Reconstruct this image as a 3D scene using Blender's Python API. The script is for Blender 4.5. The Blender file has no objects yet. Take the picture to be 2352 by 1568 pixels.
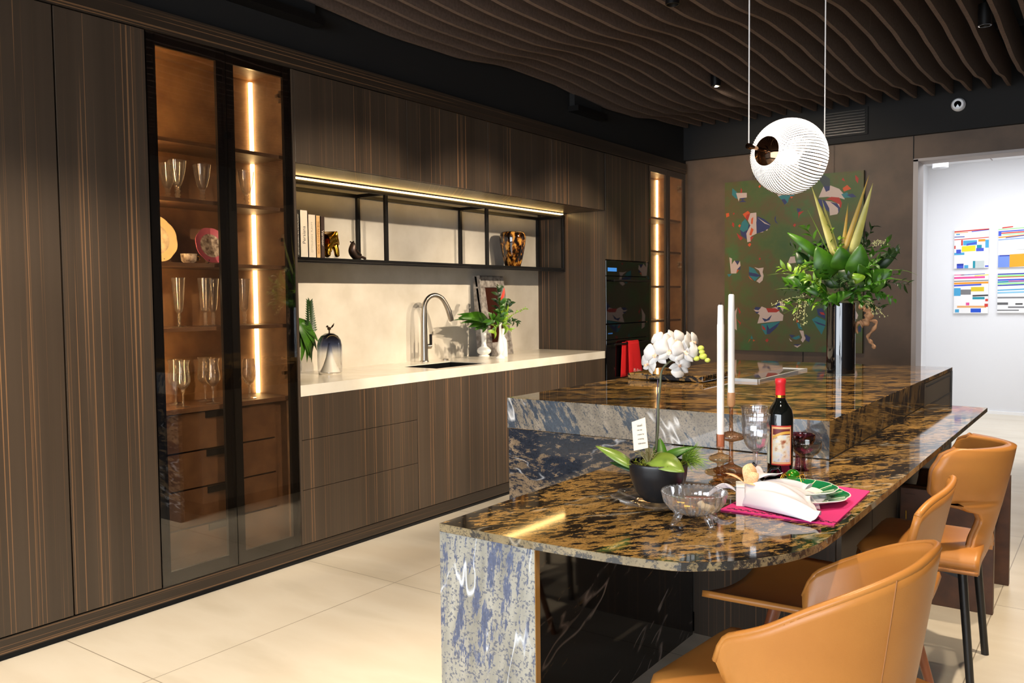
import bpy, bmesh, math, random
from mathutils import Vector, Matrix, Euler
random.seed(7)
PI = math.pi
S = bpy.context.scene
COL = S.collection
# ---------------------------------------------------------------- camera
CAMP = Vector((3.4155, 0.0, 1.35))
CR = Vector((0.81202991, 0.58351363, -0.01092132))
CU = Vector((-0.02041388, 0.04710018, 0.99868155))
CF = Vector((-0.58325869, 0.81073635, -0.05015853))
FPX = 1953.28
cam = bpy.data.cameras.new('camera'); cam.sensor_width = 36; cam.lens = FPX / 2352 * 36
cam.clip_start = .05; cam.clip_end = 60
co = bpy.data.objects.new('camera', cam); COL.objects.link(co)
co.matrix_world = Matrix(((CR.x, CU.x, -CF.x, CAMP.x), (CR.y, CU.y, -CF.y, CAMP.y), (CR.z, CU.z, -CF.z, CAMP.z), (0, 0, 0, 1)))
S.camera = co
# ---------------------------------------------------------------- light and exposure
S.view_settings.view_transform = 'Standard'; S.view_settings.look = 'None'
S.view_settings.gamma = 1; S.view_settings.use_curve_mapping = False
S.view_settings.exposure = 1.0
w = bpy.data.worlds.new('world'); S.world = w; w.use_nodes = True
w.node_tree.nodes['Background'].inputs[0].default_value = (.62, .70, .85, 1)
w.node_tree.nodes['Background'].inputs[1].default_value = .35

def area(name, loc, target, sx, sy, power, col):
    l = bpy.data.lights.new(name, 'AREA'); l.shape = 'RECTANGLE'; l.size = sx; l.size_y = sy
    l.energy = power; l.color = col
    o = bpy.data.objects.new(name, l); COL.objects.link(o); o.location = loc
    o.rotation_euler = (Vector(target) - Vector(loc)).to_track_quat('-Z', 'Y').to_euler()
    return o
def spot(name, loc, target, power, col, ang=60, blend=.5, rad=.03):
    l = bpy.data.lights.new(name, 'SPOT'); l.energy = power; l.color = col
    l.spot_size = math.radians(ang); l.spot_blend = blend; l.shadow_soft_size = rad
    o = bpy.data.objects.new(name, l); COL.objects.link(o); o.location = loc
    o.rotation_euler = (Vector(target) - Vector(loc)).to_track_quat('-Z', 'Y').to_euler()
    return o
WARM = (1, .83, .62); COOL = (.80, .90, 1)
area('daylight_window', (2.0, -3.9, 1.55), (2.0, 3, 1.3), 7.0, 2.3, 275, (.86, .93, 1))
area('gallery_ceiling_light', (2.9, 9.4, 2.78), (2.9, 9.6, 0), 2.2, 2.2, 50, (.96, .97, 1))
# (lamp position, aimed at, power)
SPOTS = [((1.05, .2, 2.8), (.75, .6, 0), 145, 84), ((1.05, 1.5, 2.8), (.6, 1.6, 0), 105, 84), ((2.75, 3.1, 2.84), (-.3, 3.3, 1.02), 265, 42),
         ((2.75, 4.3, 2.84), (-.3, 4.4, 1.02), 265, 42), ((2.75, 5.5, 2.84), (-.3, 5.5, 1.02), 240, 42),
         ((1.55, 4.0, 2.8), (1.8, 4.2, .9), 110, 74), ((2.2, 2.2, 2.82), (2.4, 2.2, .8), 60, 70),
         ((3.35, 1.0, 2.82), (3.0, 1.7, .7), 80, 64), ((3.5, 3.2, 2.84), (3.2, 3.4, .3), 130, 70), ((3.3, 4.9, 2.84), (3.1, 5.2, 0), 80, 80),
         ((1.0, 5.9, 2.85), (1.0, 7.6, 1.6), 45, 95)]
for i, (p, t, e, a) in enumerate(SPOTS):
    spot('ceiling_spot_light', p, t, e, WARM, a, .55)

# ---------------------------------------------------------------- helpers
def s2l(c):
    return tuple((x / 12.92 if x <= .04045 else ((x + .055) / 1.055) ** 2.4) for x in [v / 255 for v in c])
def ray(px, py): return CR * ((px - 1176) / FPX) - CU * ((py - 784) / FPX) + CF
def atz(px, py, z): d = ray(px, py); return CAMP + d * ((z - CAMP.z) / d.z)
def aty(px, py, y): d = ray(px, py); return CAMP + d * ((y - CAMP.y) / d.y)
def atx(px, py, x): d = ray(px, py); return CAMP + d * ((x - CAMP.x) / d.x)
def proj(P): v = Vector(P) - CAMP; d = v.dot(CF); return (1176 + FPX * v.dot(CR) / d, 784 - FPX * v.dot(CU) / d)

class B:
    """collects geometry for ONE mesh object"""
    def __init__(s): s.bm = bmesh.new()
    def box(s, x0, x1, y0, y1, z0, z1, mi=0):
        v = [s.bm.verts.new((x, y, z)) for x in (x0, x1) for y in (y0, y1) for z in (z0, z1)]
        for q in ((0, 1, 3, 2), (4, 6, 7, 5), (0, 4, 5, 1), (2, 3, 7, 6), (0, 2, 6, 4), (1, 5, 7, 3)):
            f = s.bm.faces.new([v[i] for i in q]); f.material_index = mi
        return s
    def prism(s, pts, z0, z1, mi=0, axis='z'):
        def P(a, b, c): return (a, b, c) if axis == 'z' else ((a, c, b) if axis == 'y' else (c, a, b))
        lo = [s.bm.verts.new(P(a, b, z0)) for a, b in pts]; hi = [s.bm.verts.new(P(a, b, z1)) for a, b in pts]
        n = len(pts); fs = [s.bm.faces.new(lo[::-1]), s.bm.faces.new(hi)]
        for i in range(n): fs.append(s.bm.faces.new((lo[i], lo[(i + 1) % n], hi[(i + 1) % n], hi[i])))
        for f in fs: f.material_index = mi
        return s
    def face(s, pts, mi=0):
        f = s.bm.faces.new([s.bm.verts.new(p) for p in pts]); f.material_index = mi; return s
    def lathe(s, prof, n=32, c=(0, 0, 0), mi=0, rot=None, rib=None):
        rings = []
        for r, z in prof:
            if r < 1e-6: rings.append([s.bm.verts.new(_t((0, 0, z), c, rot))])
            else:
                rings.append([s.bm.verts.new(_t(((r * (1 + (rib(k) if rib else 0))) * math.cos(2 * PI * k / n), (r * (1 + (rib(k) if rib else 0))) * math.sin(2 * PI * k / n), z), c, rot)) for k in range(n)])
        for a, b in zip(rings, rings[1:]):
            for k in range(n):
                k2 = (k + 1) % n
                if len(a) == 1 and len(b) == 1: continue
                if len(a) == 1: f = s.bm.faces.new((a[0], b[k2], b[k]))
                elif len(b) == 1: f = s.bm.faces.new((a[k], a[k2], b[0]))
                else: f = s.bm.faces.new((a[k], a[k2], b[k2], b[k]))
                f.material_index = mi
        return s
    def tube(s, pts, r, n=10, mi=0, caps=True, flat=1.0):
        pts = [Vector(p) for p in pts]; m = len(pts)
        if not hasattr(r, '__len__'): r = [r] * m
        up = Vector((0, 0, 1)); rings = []; nrm = None
        for i, p in enumerate(pts):
            t = (pts[min(i + 1, m - 1)] - pts[max(i - 1, 0)]).normalized()
            if nrm is None:
                nrm = t.cross(up)
                if nrm.length < .05: nrm = t.cross(Vector((1, 0, 0)))
            nrm = (nrm - t * nrm.dot(t)).normalized(); b = t.cross(nrm)
            rings.append([s.bm.verts.new(p + (nrm * math.cos(2 * PI * k / n) + b * math.sin(2 * PI * k / n) * flat) * r[i]) for k in range(n)])
        for a, b in zip(rings, rings[1:]):
            for k in range(n):
                f = s.bm.faces.new((a[k], a[(k + 1) % n], b[(k + 1) % n], b[k])); f.material_index = mi
        if caps:
            s.bm.faces.new(rings[0][::-1]).material_index = mi; s.bm.faces.new(rings[-1]).material_index = mi
        return s
    def grid(s, fn, nu, nv, mi=0, closed=False):
        g = [[s.bm.verts.new(fn(i / nu, j / nv)) for j in range(nv + 1)] for i in range(nu + (0 if closed else 1))]
        L = len(g)
        for i in range(nu):
            a, b = g[i], g[(i + 1) % L]
            for j in range(nv):
                f = s.bm.faces.new((a[j], b[j], b[j + 1], a[j + 1])); f.material_index = mi
        return s
    def ball(s, c, r, mi=0, sc=(1, 1, 1), rot=None, nu=14, nv=8):
        prof = [(math.sin(PI * j / nv), -math.cos(PI * j / nv)) for j in range(nv + 1)]
        prof[0] = (0, -1); prof[-1] = (0, 1); M = Matrix.Diagonal((r * sc[0], r * sc[1], r * sc[2]))
        R = (rot.to_matrix() if rot else Matrix.Identity(3)) @ M
        return s.lathe(prof, nu, c, mi, R)
    def leaf(s, base, tip, width, up=(0, 0, 1), bend=0.1, fold=.15, mi=0, n=8, shape=0, twist=0):
        """pointed blade from base to tip: bend lifts the middle, fold makes the V of the midrib"""
        b = Vector(base); t = Vector(tip); ax = t - b; L = ax.length
        if L < 1e-6: return s
        axn = ax / L; side = axn.cross(Vector(up))
        if side.length < .05: side = axn.cross(Vector((1, .3, 0)))
        side.normalize(); nor = side.cross(axn).normalized()
        if twist: side, nor = side * math.cos(twist) + nor * math.sin(twist), nor * math.cos(twist) - side * math.sin(twist)
        rows = []
        for i in range(n + 1):
            q = i / n
            if shape == 0: wd = math.sin(PI * q ** .8) ** .9          # lanceolate
            elif shape == 1: wd = math.sin(PI * q ** .62) ** .7       # round, broad at the base
            elif shape == 2: wd = min(1, q * 5 + .5) * (1 - q ** 1.7)  # sword
            else: wd = math.sin(PI * q ** 1.4) ** .8                   # spoon shape
            if i == n: wd = 0.02
            if i == 0 and shape != 2: wd = .06
            wd *= width / 2
            p = b + ax * q + nor * (bend * L * math.sin(PI * q))
            rows.append([s.bm.verts.new(p - side * wd + nor * fold * wd), s.bm.verts.new(p), s.bm.verts.new(p + side * wd + nor * fold * wd)])
        for a, c in zip(rows, rows[1:]):
            for k in (0, 1):
                f = s.bm.faces.new((a[k], a[k + 1], c[k + 1], c[k])); f.material_index = mi
        return s
def sm(prof, n=5):
    out = []
    for i in range(len(prof) - 1):
        a, b_, c_, d = prof[max(i - 1, 0)], prof[i], prof[i + 1], prof[min(i + 2, len(prof) - 1)]
        for k in range(n):
            q = k / n; out.append(tuple(max(0, .5 * (2 * b_[j] + (c_[j] - a[j]) * q + (2 * a[j] - 5 * b_[j] + 4 * c_[j] - d[j]) * q * q + (3 * b_[j] - a[j] - 3 * c_[j] + d[j]) * q ** 3)) for j in (0, 1)))
    return out + [prof[-1]]
def _t(p, c, rot):
    v = Vector(p)
    if rot is not None: v = rot @ v
    return v + Vector(c)

WORLD = set()
def pinv(p):
    return Matrix.Identity(4) if p.name in WORLD else (Matrix.Translation(Vector(p.location)) @ Matrix.Rotation(p.rotation_euler[2], 4, 'Z')).inverted()
def obj(name, b, mats, parent=None, world=False, smooth=None, bev=0, segs=2, solid=0, sub=0, offset=0):
    """link a B as one mesh object; world=True: its vertices are world coordinates although it has a parent"""
    bm = b.bm
    bmesh.ops.recalc_face_normals(bm, faces=bm.faces)
    if smooth:
        for f in bm.faces: f.smooth = True
        if smooth is not True:
            for e in bm.edges:
                if len(e.link_faces) == 2 and e.calc_face_angle(0) > math.radians(smooth): e.smooth = False
    me = bpy.data.meshes.new(name); bm.to_mesh(me); bm.free()
    for m in (mats if isinstance(mats, (list, tuple)) else [mats]): me.materials.append(m)
    o = bpy.data.objects.new(name, me); COL.objects.link(o)
    if parent is not None:
        o.parent = parent
        if world:
            o.matrix_parent_inverse = pinv(parent); WORLD.add(o.name)
    if solid:
        m = o.modifiers.new('solid', 'SOLIDIFY'); m.thickness = solid; m.offset = offset
    if bev:
        m = o.modifiers.new('bevel', 'BEVEL'); m.width = bev; m.segments = segs; m.limit_method = 'ANGLE'; m.angle_limit = math.radians(40)
    if sub:
        m = o.modifiers.new('sub', 'SUBSURF'); m.levels = sub; m.render_levels = sub
    return o
def tag(o, label, cat=None, group=None, kind=None):
    if label: o['label'] = label
    if cat: o['category'] = cat
    if group: o['group'] = group
    if kind: o['kind'] = kind
    return o
def thing(name, label, cat, loc=(0, 0, 0), group=None, rz=0):
    o = bpy.data.objects.new(name, None); COL.objects.link(o); o.location = loc; o.rotation_euler = (0, 0, rz)
    return tag(o, label, cat, group)
def struct(name, b, m, **k):
    o = obj(name, b, m, **k); o['kind'] = 'structure'; return o
def dup(root, loc, label, rz=None, group=None, scale=None):
    r = root.copy(); COL.objects.link(r); r.location = loc
    if rz is not None: r.rotation_euler = (0, 0, rz)
    if scale: r.scale = (scale,) * 3
    r['label'] = label
    if group: r['group'] = group
    for ch in list(root.children):
        c = ch.copy(); COL.objects.link(c); c.parent = r
        for g in list(ch.children):
            d = g.copy(); COL.objects.link(d); d.parent = c
    return r
def text(name, body, size, mat, parent, mtx, extrude=.0002, align='CENTER', fit=None):
    cu = bpy.data.curves.new(name, 'FONT'); cu.body = body; cu.size = size; cu.extrude = extrude
    cu.align_x = align; cu.align_y = 'CENTER'; cu.materials.append(mat)
    o = bpy.data.objects.new(name, cu); COL.objects.link(o)
    if parent: o.parent = parent; o.matrix_parent_inverse = pinv(parent)
    o.matrix_basis = mtx
    me = bpy.data.meshes.new_from_object(o); me.name = name
    if not me.materials: me.materials.append(mat)
    bpy.data.objects.remove(o); o = bpy.data.objects.new(name, me); COL.objects.link(o)
    if parent: o.parent = parent; o.matrix_parent_inverse = pinv(parent)
    o.matrix_basis = mtx
    return o
def frame(o, x, y):
    """matrix whose x runs along x and y along y, at o"""
    x = Vector(x).normalized(); y = Vector(y).normalized(); z = x.cross(y)
    return Matrix(((x.x, y.x, z.x, o[0]), (x.y, y.y, z.y, o[1]), (x.z, y.z, z.z, o[2]), (0, 0, 0, 1)))

# ---------------------------------------------------------------- materials
def newmat(name):
    m = bpy.data.materials.new(name); m.use_nodes = True; nt = m.node_tree
    return m, nt, nt.nodes['Principled BSDF']
def mat(name, col, rough=.5, metal=0, spec=.5, emit=None, es=0, coat=0, sheen=0, trans=0, ior=1.45, noise=None, bump=0, bscale=200, sss=0):
    m, nt, p = newmat(name); c = s2l(col) + (1,)
    p.inputs['Base Color'].default_value = c; p.inputs['Roughness'].default_value = rough
    p.inputs['Metallic'].default_value = metal; p.inputs['Specular IOR Level'].default_value = spec
    p.inputs['Coat Weight'].default_value = coat; p.inputs['Transmission Weight'].default_value = trans; p.inputs['IOR'].default_value = ior
    if sheen: p.inputs['Sheen Weight'].default_value = sheen
    if emit: p.inputs['Emission Color'].default_value = s2l(emit) + (1,); p.inputs['Emission Strength'].default_value = es
    if noise or bump:
        tc = nt.nodes.new('ShaderNodeTexCoord'); n = nt.nodes.new('ShaderNodeTexNoise'); nt.links.new(tc.outputs['Object'], n.inputs['Vector'])
        n.inputs['Scale'].default_value = bscale; n.inputs['Detail'].default_value = 4
        if noise:
            n2 = nt.nodes.new('ShaderNodeTexNoise'); nt.links.new(tc.outputs['Object'], n2.inputs['Vector'])
            n2.inputs['Scale'].default_value = noise[1]; n2.inputs['Detail'].default_value = 5
            r = nt.nodes.new('ShaderNodeValToRGB'); nt.links.new(n2.outputs['Fac'], r.inputs[0])
            r.color_ramp.elements[0].position = .35; r.color_ramp.elements[1].position = .65
            r.color_ramp.elements[0].color = c; r.color_ramp.elements[1].color = s2l(noise[0]) + (1,)
            nt.links.new(r.outputs[0], p.inputs['Base Color'])
        if bump:
            b = nt.nodes.new('ShaderNodeBump'); b.inputs['Strength'].default_value = bump; b.inputs['Distance'].default_value = .001
            nt.links.new(n.outputs['Fac'], b.inputs['Height']); nt.links.new(b.outputs[0], p.inputs['Normal'])
    return m
def N(nt, t, **k):
    n = nt.nodes.new(t)
    for a, v in k.items():
        if a in n.inputs: n.inputs[a].default_value = v
        else: setattr(n, a, v)
    return n
def ramp(nt, src, stops, interp='LINEAR'):
    r = nt.nodes.new('ShaderNodeValToRGB'); r.color_ramp.interpolation = interp
    e = r.color_ramp.elements
    while len(e) < len(stops): e.new(.5)
    for i, (p, c) in enumerate(stops):
        e[i].position = p; e[i].color = (c, c, c, 1) if not hasattr(c, '__len__') else tuple(c) + (1,)
    nt.links.new(src, r.inputs[0]); return r.outputs[0]
def mix(nt, fac, a, b, mode='MIX'):
    m = nt.nodes.new('ShaderNodeMix'); m.data_type = 'RGBA'; m.blend_type = mode
    if isinstance(fac, float): m.inputs[0].default_value = fac
    else: nt.links.new(fac, m.inputs[0])
    for i, v in ((6, a), (7, b)):
        if isinstance(v, tuple): m.inputs[i].default_value = v + (1,)
        else: nt.links.new(v, m.inputs[i])
    return m.outputs[2]
def ebony(name, horizontal=False, base=(68, 57, 47), streak=(130, 97, 68), rough=.34):
    """dark veneer with thin straight vertical streaks"""
    m, nt, p = newmat(name); tc = N(nt, 'ShaderNodeTexCoord'); sx = N(nt, 'ShaderNodeSeparateXYZ'); nt.links.new(tc.outputs['Object'], sx.inputs[0])
    ad = N(nt, 'ShaderNodeMath', operation='ADD'); nt.links.new(sx.outputs[0], ad.inputs[0]); nt.links.new(sx.outputs[1], ad.inputs[1])
    u, v = (sx.outputs[2], ad.outputs[0]) if horizontal else (ad.outputs[0], sx.outputs[2])
    def field(us, vs, off, det=2):
        a = N(nt, 'ShaderNodeMath', operation='MULTIPLY'); a.inputs[1].default_value = us; nt.links.new(u, a.inputs[0])
        b = N(nt, 'ShaderNodeMath', operation='MULTIPLY'); b.inputs[1].default_value = vs; nt.links.new(v, b.inputs[0])
        c = N(nt, 'ShaderNodeCombineXYZ'); nt.links.new(a.outputs[0], c.inputs[0]); nt.links.new(b.outputs[0], c.inputs[1]); c.inputs[2].default_value = off
        n = N(nt, 'ShaderNodeTexNoise', Scale=1.0, Detail=float(det), Roughness=.5); nt.links.new(c.outputs[0], n.inputs['Vector']); return n.outputs['Fac']
    thin = ramp(nt, field(120, .28, 3.1, 0), [(.0, 0), (.685, 0), (.715, .8), (.78, 1)])
    thin2 = ramp(nt, field(230, .35, 9.7, 1), [(.0, 0), (.64, 0), (.70, .5)])
    clus = ramp(nt, field(4, .10, 5.5), [(.36, .35), (.58, 1)])
    tone = ramp(nt, field(9, .1, 1.3, 4), [(.3, tuple(c * .72 for c in s2l(base))), (.7, tuple(c * 1.22 for c in s2l(base)))])
    f1 = mix(nt, clus, (0., 0., 0.), thin)
    c1 = mix(nt, thin2, tone, tuple(x * .75 for x in s2l(streak)))
    c2 = mix(nt, f1, c1, s2l(streak))
    nt.links.new(c2, p.inputs['Base Color']); p.inputs['Roughness'].default_value = rough; p.inputs['Specular IOR Level'].default_value = .45
    return m
def stone(name, d=(1, .45, 0), dark=(26, 21, 17), gold=(146, 108, 56), pale=(200, 190, 172), cut=.5, scale=24, stretch=4.0, veins=.5, rough=.045, warp=.15, vscale=.9, vdir=0, soft=.012, cover=(.35, .65, .07), speck=.5):
    """polished stone: flecks of one colour in another, drawn out along d, with pale crossing veins"""
    m, nt, p = newmat(name); tc = N(nt, 'ShaderNodeTexCoord')
    d = Vector(d).normalized(); a = Vector((0, 0, 1)) if abs(d.z) < .9 else Vector((1, 0, 0)); e = d.cross(a).normalized(); f = e.cross(d)
    wn = N(nt, 'ShaderNodeTexNoise', Scale=1.5, Detail=3.0); nt.links.new(tc.outputs['Object'], wn.inputs['Vector'])
    sb = N(nt, 'ShaderNodeVectorMath', operation='SUBTRACT'); nt.links.new(wn.outputs['Color'], sb.inputs[0]); sb.inputs[1].default_value = (.5, .5, .5)
    sc = N(nt, 'ShaderNodeVectorMath', operation='SCALE'); nt.links.new(sb.outputs[0], sc.inputs[0]); sc.inputs['Scale'].default_value = warp
    ad = N(nt, 'ShaderNodeVectorMath', operation='ADD'); nt.links.new(tc.outputs['Object'], ad.inputs[0]); nt.links.new(sc.outputs[0], ad.inputs[1])
    comb = N(nt, 'ShaderNodeCombineXYZ')
    for i, (ax, k) in enumerate(((d, 1 / stretch), (e, 1), (f, 1))):
        dt = N(nt, 'ShaderNodeVectorMath', operation='DOT_PRODUCT'); nt.links.new(ad.outputs[0], dt.inputs[0]); dt.inputs[1].default_value = tuple(ax * k * scale)
        nt.links.new(dt.outputs['Value'], comb.inputs[i])
    n1 = N(nt, 'ShaderNodeTexNoise', Scale=1.9, Detail=10.0, Roughness=.72); nt.links.new(comb.outputs[0], n1.inputs['Vector'])
    big = N(nt, 'ShaderNodeTexNoise', Scale=.25, Detail=2.0); nt.links.new(comb.outputs[0], big.inputs['Vector'])
    bb = N(nt, 'ShaderNodeMapRange'); nt.links.new(big.outputs['Fac'], bb.inputs[0]); bb.inputs[1].default_value = cover[0]; bb.inputs[2].default_value = cover[1]; bb.inputs[3].default_value = -cover[2]; bb.inputs[4].default_value = cover[2]
    sm = N(nt, 'ShaderNodeMath', operation='ADD'); nt.links.new(n1.outputs['Fac'], sm.inputs[0]); nt.links.new(bb.outputs[0], sm.inputs[1])
    f1 = ramp(nt, sm.outputs[0], [(cut - soft, 0), (cut + soft, 1)])
    tn = N(nt, 'ShaderNodeTexNoise', Scale=1.1, Detail=5.0); nt.links.new(comb.outputs[0], tn.inputs['Vector'])
    g = ramp(nt, tn.outputs['Fac'], [(.3, tuple(x * .55 for x in s2l(gold))), (.62, s2l(gold)), (.8, tuple(min(1, x * 1.45) for x in s2l(gold)))])
    dk = ramp(nt, n1.outputs['Fac'], [(.3, s2l(dark)), (.55, tuple(x * 1.9 for x in s2l(dark)))])
    c = mix(nt, f1, dk, g)
    if speck:
        sp_ = N(nt, 'ShaderNodeTexNoise', Scale=150.0, Detail=3.0); nt.links.new(tc.outputs['Object'], sp_.inputs['Vector'])
        c = mix(nt, ramp(nt, sp_.outputs['Fac'], [(.56, 0), (.60, speck)]), c, s2l(dark))
    if veins:
        vn = N(nt, 'ShaderNodeTexNoise', Scale=vscale * 2.0 / scale, Detail=4.0, Roughness=.55); nt.links.new(comb.outputs[0], vn.inputs['Vector'])
        v = ramp(nt, vn.outputs['Fac'], [(.4945, 0), (.499, veins), (.501, veins), (.5055, 0)])
        br = N(nt, 'ShaderNodeTexNoise', Scale=9.0, Detail=3.0); nt.links.new(tc.outputs['Object'], br.inputs['Vector'])
        br2 = ramp(nt, br.outputs['Fac'], [(.42, 0), (.56, 1)])
        c = mix(nt, mix(nt, br2, (0., 0., 0.), v), c, s2l(pale))
    nt.links.new(c, p.inputs['Base Color']); p.inputs['Roughness'].default_value = rough; p.inputs['Specular IOR Level'].default_value = .6
    return m
def glassmat(name, tint=(1, 1, 1), refl=.06, rough=0.0, power=3.0, top=.85, caustic_white=0):
    """thin clear glass: see-through with a mirror share that grows at grazing angles"""
    m = bpy.data.materials.new(name); m.use_nodes = True; nt = m.node_tree; nt.nodes.clear()
    o = N(nt, 'ShaderNodeOutputMaterial'); t = N(nt, 'ShaderNodeBsdfTransparent'); t.inputs[0].default_value = tuple(tint) + (1,)
    g = N(nt, 'ShaderNodeBsdfGlossy'); g.inputs['Roughness'].default_value = rough
    lw = N(nt, 'ShaderNodeLayerWeight'); lw.inputs[0].default_value = .5
    pw = N(nt, 'ShaderNodeMath', operation='POWER'); nt.links.new(lw.outputs['Facing'], pw.inputs[0]); pw.inputs[1].default_value = power
    ml = N(nt, 'ShaderNodeMapRange'); nt.links.new(pw.outputs[0], ml.inputs[0]); ml.inputs[3].default_value = refl; ml.inputs[4].default_value = top
    mx = N(nt, 'ShaderNodeMixShader'); nt.links.new(ml.outputs[0], mx.inputs[0]); nt.links.new(t.outputs[0], mx.inputs[1]); nt.links.new(g.outputs[0], mx.inputs[2])
    sh = mx
    if caustic_white:  # diffuse white painted in for caustics and bright surroundings, glass itself is clear
        df = N(nt, 'ShaderNodeBsdfDiffuse'); df.inputs[0].default_value = (.9, .9, .9, 1); m3 = N(nt, 'ShaderNodeMixShader'); m3.inputs[0].default_value = caustic_white
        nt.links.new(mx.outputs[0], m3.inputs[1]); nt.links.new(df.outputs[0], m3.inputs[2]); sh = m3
    nt.links.new(sh.outputs[0], o.inputs[0]); return m
def realglass(name, col=(1, 1, 1), rough=0, ior=1.45):
    m, nt, p = newmat(name); p.inputs['Base Color'].default_value = tuple(col) + (1,); p.inputs['Transmission Weight'].default_value = 1
    p.inputs['Roughness'].default_value = rough; p.inputs['IOR'].default_value = ior; return m
def emis(name, col, strength):
    m = bpy.data.materials.new(name); m.use_nodes = True; nt = m.node_tree; nt.nodes.clear()
    o = N(nt, 'ShaderNodeOutputMaterial'); e = N(nt, 'ShaderNodeEmission'); e.inputs[0].default_value = s2l(col) + (1,); e.inputs[1].default_value = strength
    nt.links.new(e.outputs[0], o.inputs[0]); return m
def floormat(name):
    m, nt, p = newmat(name); tc = N(nt, 'ShaderNodeTexCoord'); sx = N(nt, 'ShaderNodeSeparateXYZ'); nt.links.new(tc.outputs['Object'], sx.inputs[0])
    ls = []
    for out, off, size in ((sx.outputs[0], .609, 1.19), (sx.outputs[1], 1.668, 1.25)):
        a = N(nt, 'ShaderNodeMath', operation='SUBTRACT'); nt.links.new(out, a.inputs[0]); a.inputs[1].default_value = off
        b = N(nt, 'ShaderNodeMath', operation='PINGPONG'); nt.links.new(a.outputs[0], b.inputs[0]); b.inputs[1].default_value = size / 2
        c = N(nt, 'ShaderNodeMath', operation='LESS_THAN'); nt.links.new(b.outputs[0], c.inputs[0]); c.inputs[1].default_value = .002
        ls.append(c)
    mxx = N(nt, 'ShaderNodeMath', operation='MAXIMUM'); nt.links.new(ls[0].outputs[0], mxx.inputs[0]); nt.links.new(ls[1].outputs[0], mxx.inputs[1])
    mp = N(nt, 'ShaderNodeMapping'); mp.inputs['Scale'].default_value = (1, 3.2, 1); mp.inputs['Rotation'].default_value = (0, 0, .5); nt.links.new(tc.outputs['Object'], mp.inputs[0])
    n = N(nt, 'ShaderNodeTexNoise', Scale=.9, Detail=6.0); nt.links.new(mp.outputs[0], n.inputs['Vector'])
    t = ramp(nt, n.outputs['Fac'], [(.35, s2l((203, 192, 172))), (.5, s2l((216, 206, 188))), (.68, s2l((208, 196, 176)))])
    c = mix(nt, mxx.outputs[0], t, s2l((150, 138, 120)))
    nt.links.new(c, p.inputs['Base Color']); p.inputs['Roughness'].default_value = .33; p.inputs['Specular IOR Level'].default_value = .35
    return m

M_ebony = ebony('ebony_veneer'); M_ebonyh = ebony('ebony_veneer_horizontal', True, base=(52, 43, 35))
M_dark = mat('black_lacquer', (12, 11, 11), .3); M_black = mat('black_paint', (17, 16, 16), .8)
M_gloss = mat('black_glass', (7, 7, 8), .03, spec=.8)
M_bframe = mat('black_metal', (22, 20, 19), .35, .3)
M_walnut = mat('walnut_interior', (134, 100, 66), .5, noise=((104, 72, 45), 9))
M_shelf = mat('walnut_shelf', (96, 68, 45), .5, noise=((76, 52, 34), 12))
M_glass = glassmat('cabinet_glass', (.93, .9, .86), .03)
M_led = emis('led_warm', (255, 214, 150), 9); M_ledn = emis('led_niche', (255, 208, 130), 11); M_led2 = emis('led_side', (255, 214, 150), 42)
M_floor = floormat('porcelain_floor')
M_top = stone('stone_top', (1, .65, 0), dark=(19, 16, 14), cut=.50, scale=26, gold=(172, 130, 70), soft=.006, speck=.35, stretch=3)
M_bar = stone('stone_bar_top', (.6, 1, 0), dark=(19, 16, 14), gold=(158, 122, 68), cut=.513, warp=.16, stretch=2.4, scale=27, vdir=.9, soft=.006, rough=.055, speck=.35)
M_slabf = stone('stone_slab_front', (.62, 0, -1), dark=(52, 58, 66), gold=(140, 128, 112), pale=(225, 222, 218), cut=.45, scale=26, veins=.9, stretch=3.2, warp=.08, vscale=1.3, vdir=.8, cover=(.35, .65, .12))
M_base = stone('stone_base', (1, .1, .04), dark=(24, 28, 36), gold=(125, 106, 84), pale=(190, 190, 192), cut=.56, scale=26, veins=.75, stretch=3.6, vscale=1.8, warp=.2, vdir=1.5)
M_leg = stone('stone_leg_daylit', (.12, 0, 1), dark=(62, 70, 92), gold=(152, 149, 138), pale=(225, 230, 238), cut=.425, scale=22, stretch=4.5, veins=.85, warp=.06, vscale=2.0, vdir=0, rough=.12, speck=.75)  # grey and navy: cool daylight on the gold-flecked stone, put into its colour
M_legin = stone('stone_leg_inner', (0, 1, .5), dark=(17, 13, 10), gold=(80, 64, 42), pale=(165, 150, 140), cut=.66, scale=16, veins=.7, vscale=1.0)
M_quartz = mat('white_quartz', (226, 219, 205), .18, noise=((216, 208, 192), 6))
M_splash = mat('pale_plaster_stone', (205, 198, 186), .45, noise=((190, 182, 168), 5), bump=.12, bscale=60)
M_wallb = mat('brown_stone_panel', (90, 72, 57), .6, noise=((74, 59, 47), 4))
M_white = mat('white_wall', (228, 229, 232), .8); M_grey = mat('grey_jamb', (158, 150, 148), .6)
M_greycab = mat('grey_brown_laminate', (92, 84, 76), .5)
M_felt = mat('brown_felt', (98, 80, 69), .95, noise=((84, 68, 58), 60), bump=.3, bscale=300)
M_leather = mat('tan_leather', (186, 124, 58), .38, noise=((176, 114, 52), 5), bump=.15, bscale=350)
M_leathers = mat('tan_leather_seam', (150, 98, 50), .5)
M_chrome = mat('chrome', (225, 222, 218), .06, 1); M_steel = mat('brushed_steel', (168, 160, 150), .28, 1)
M_bronze = mat('polished_bronze', (120, 92, 70), .06, 1)
M_gold = mat('gold', (232, 178, 60), .16, 1); M_goldrim = mat('gold_rim', (220, 176, 92), .2, 1)
M_whitec = mat('white_ceramic', (238, 236, 230), .25); M_wax = mat('white_wax', (240, 236, 230), .4)
M_clear = glassmat('clear_glass', (.98, .98, .98), .08, power=2.0, caustic_white=.015)
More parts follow.
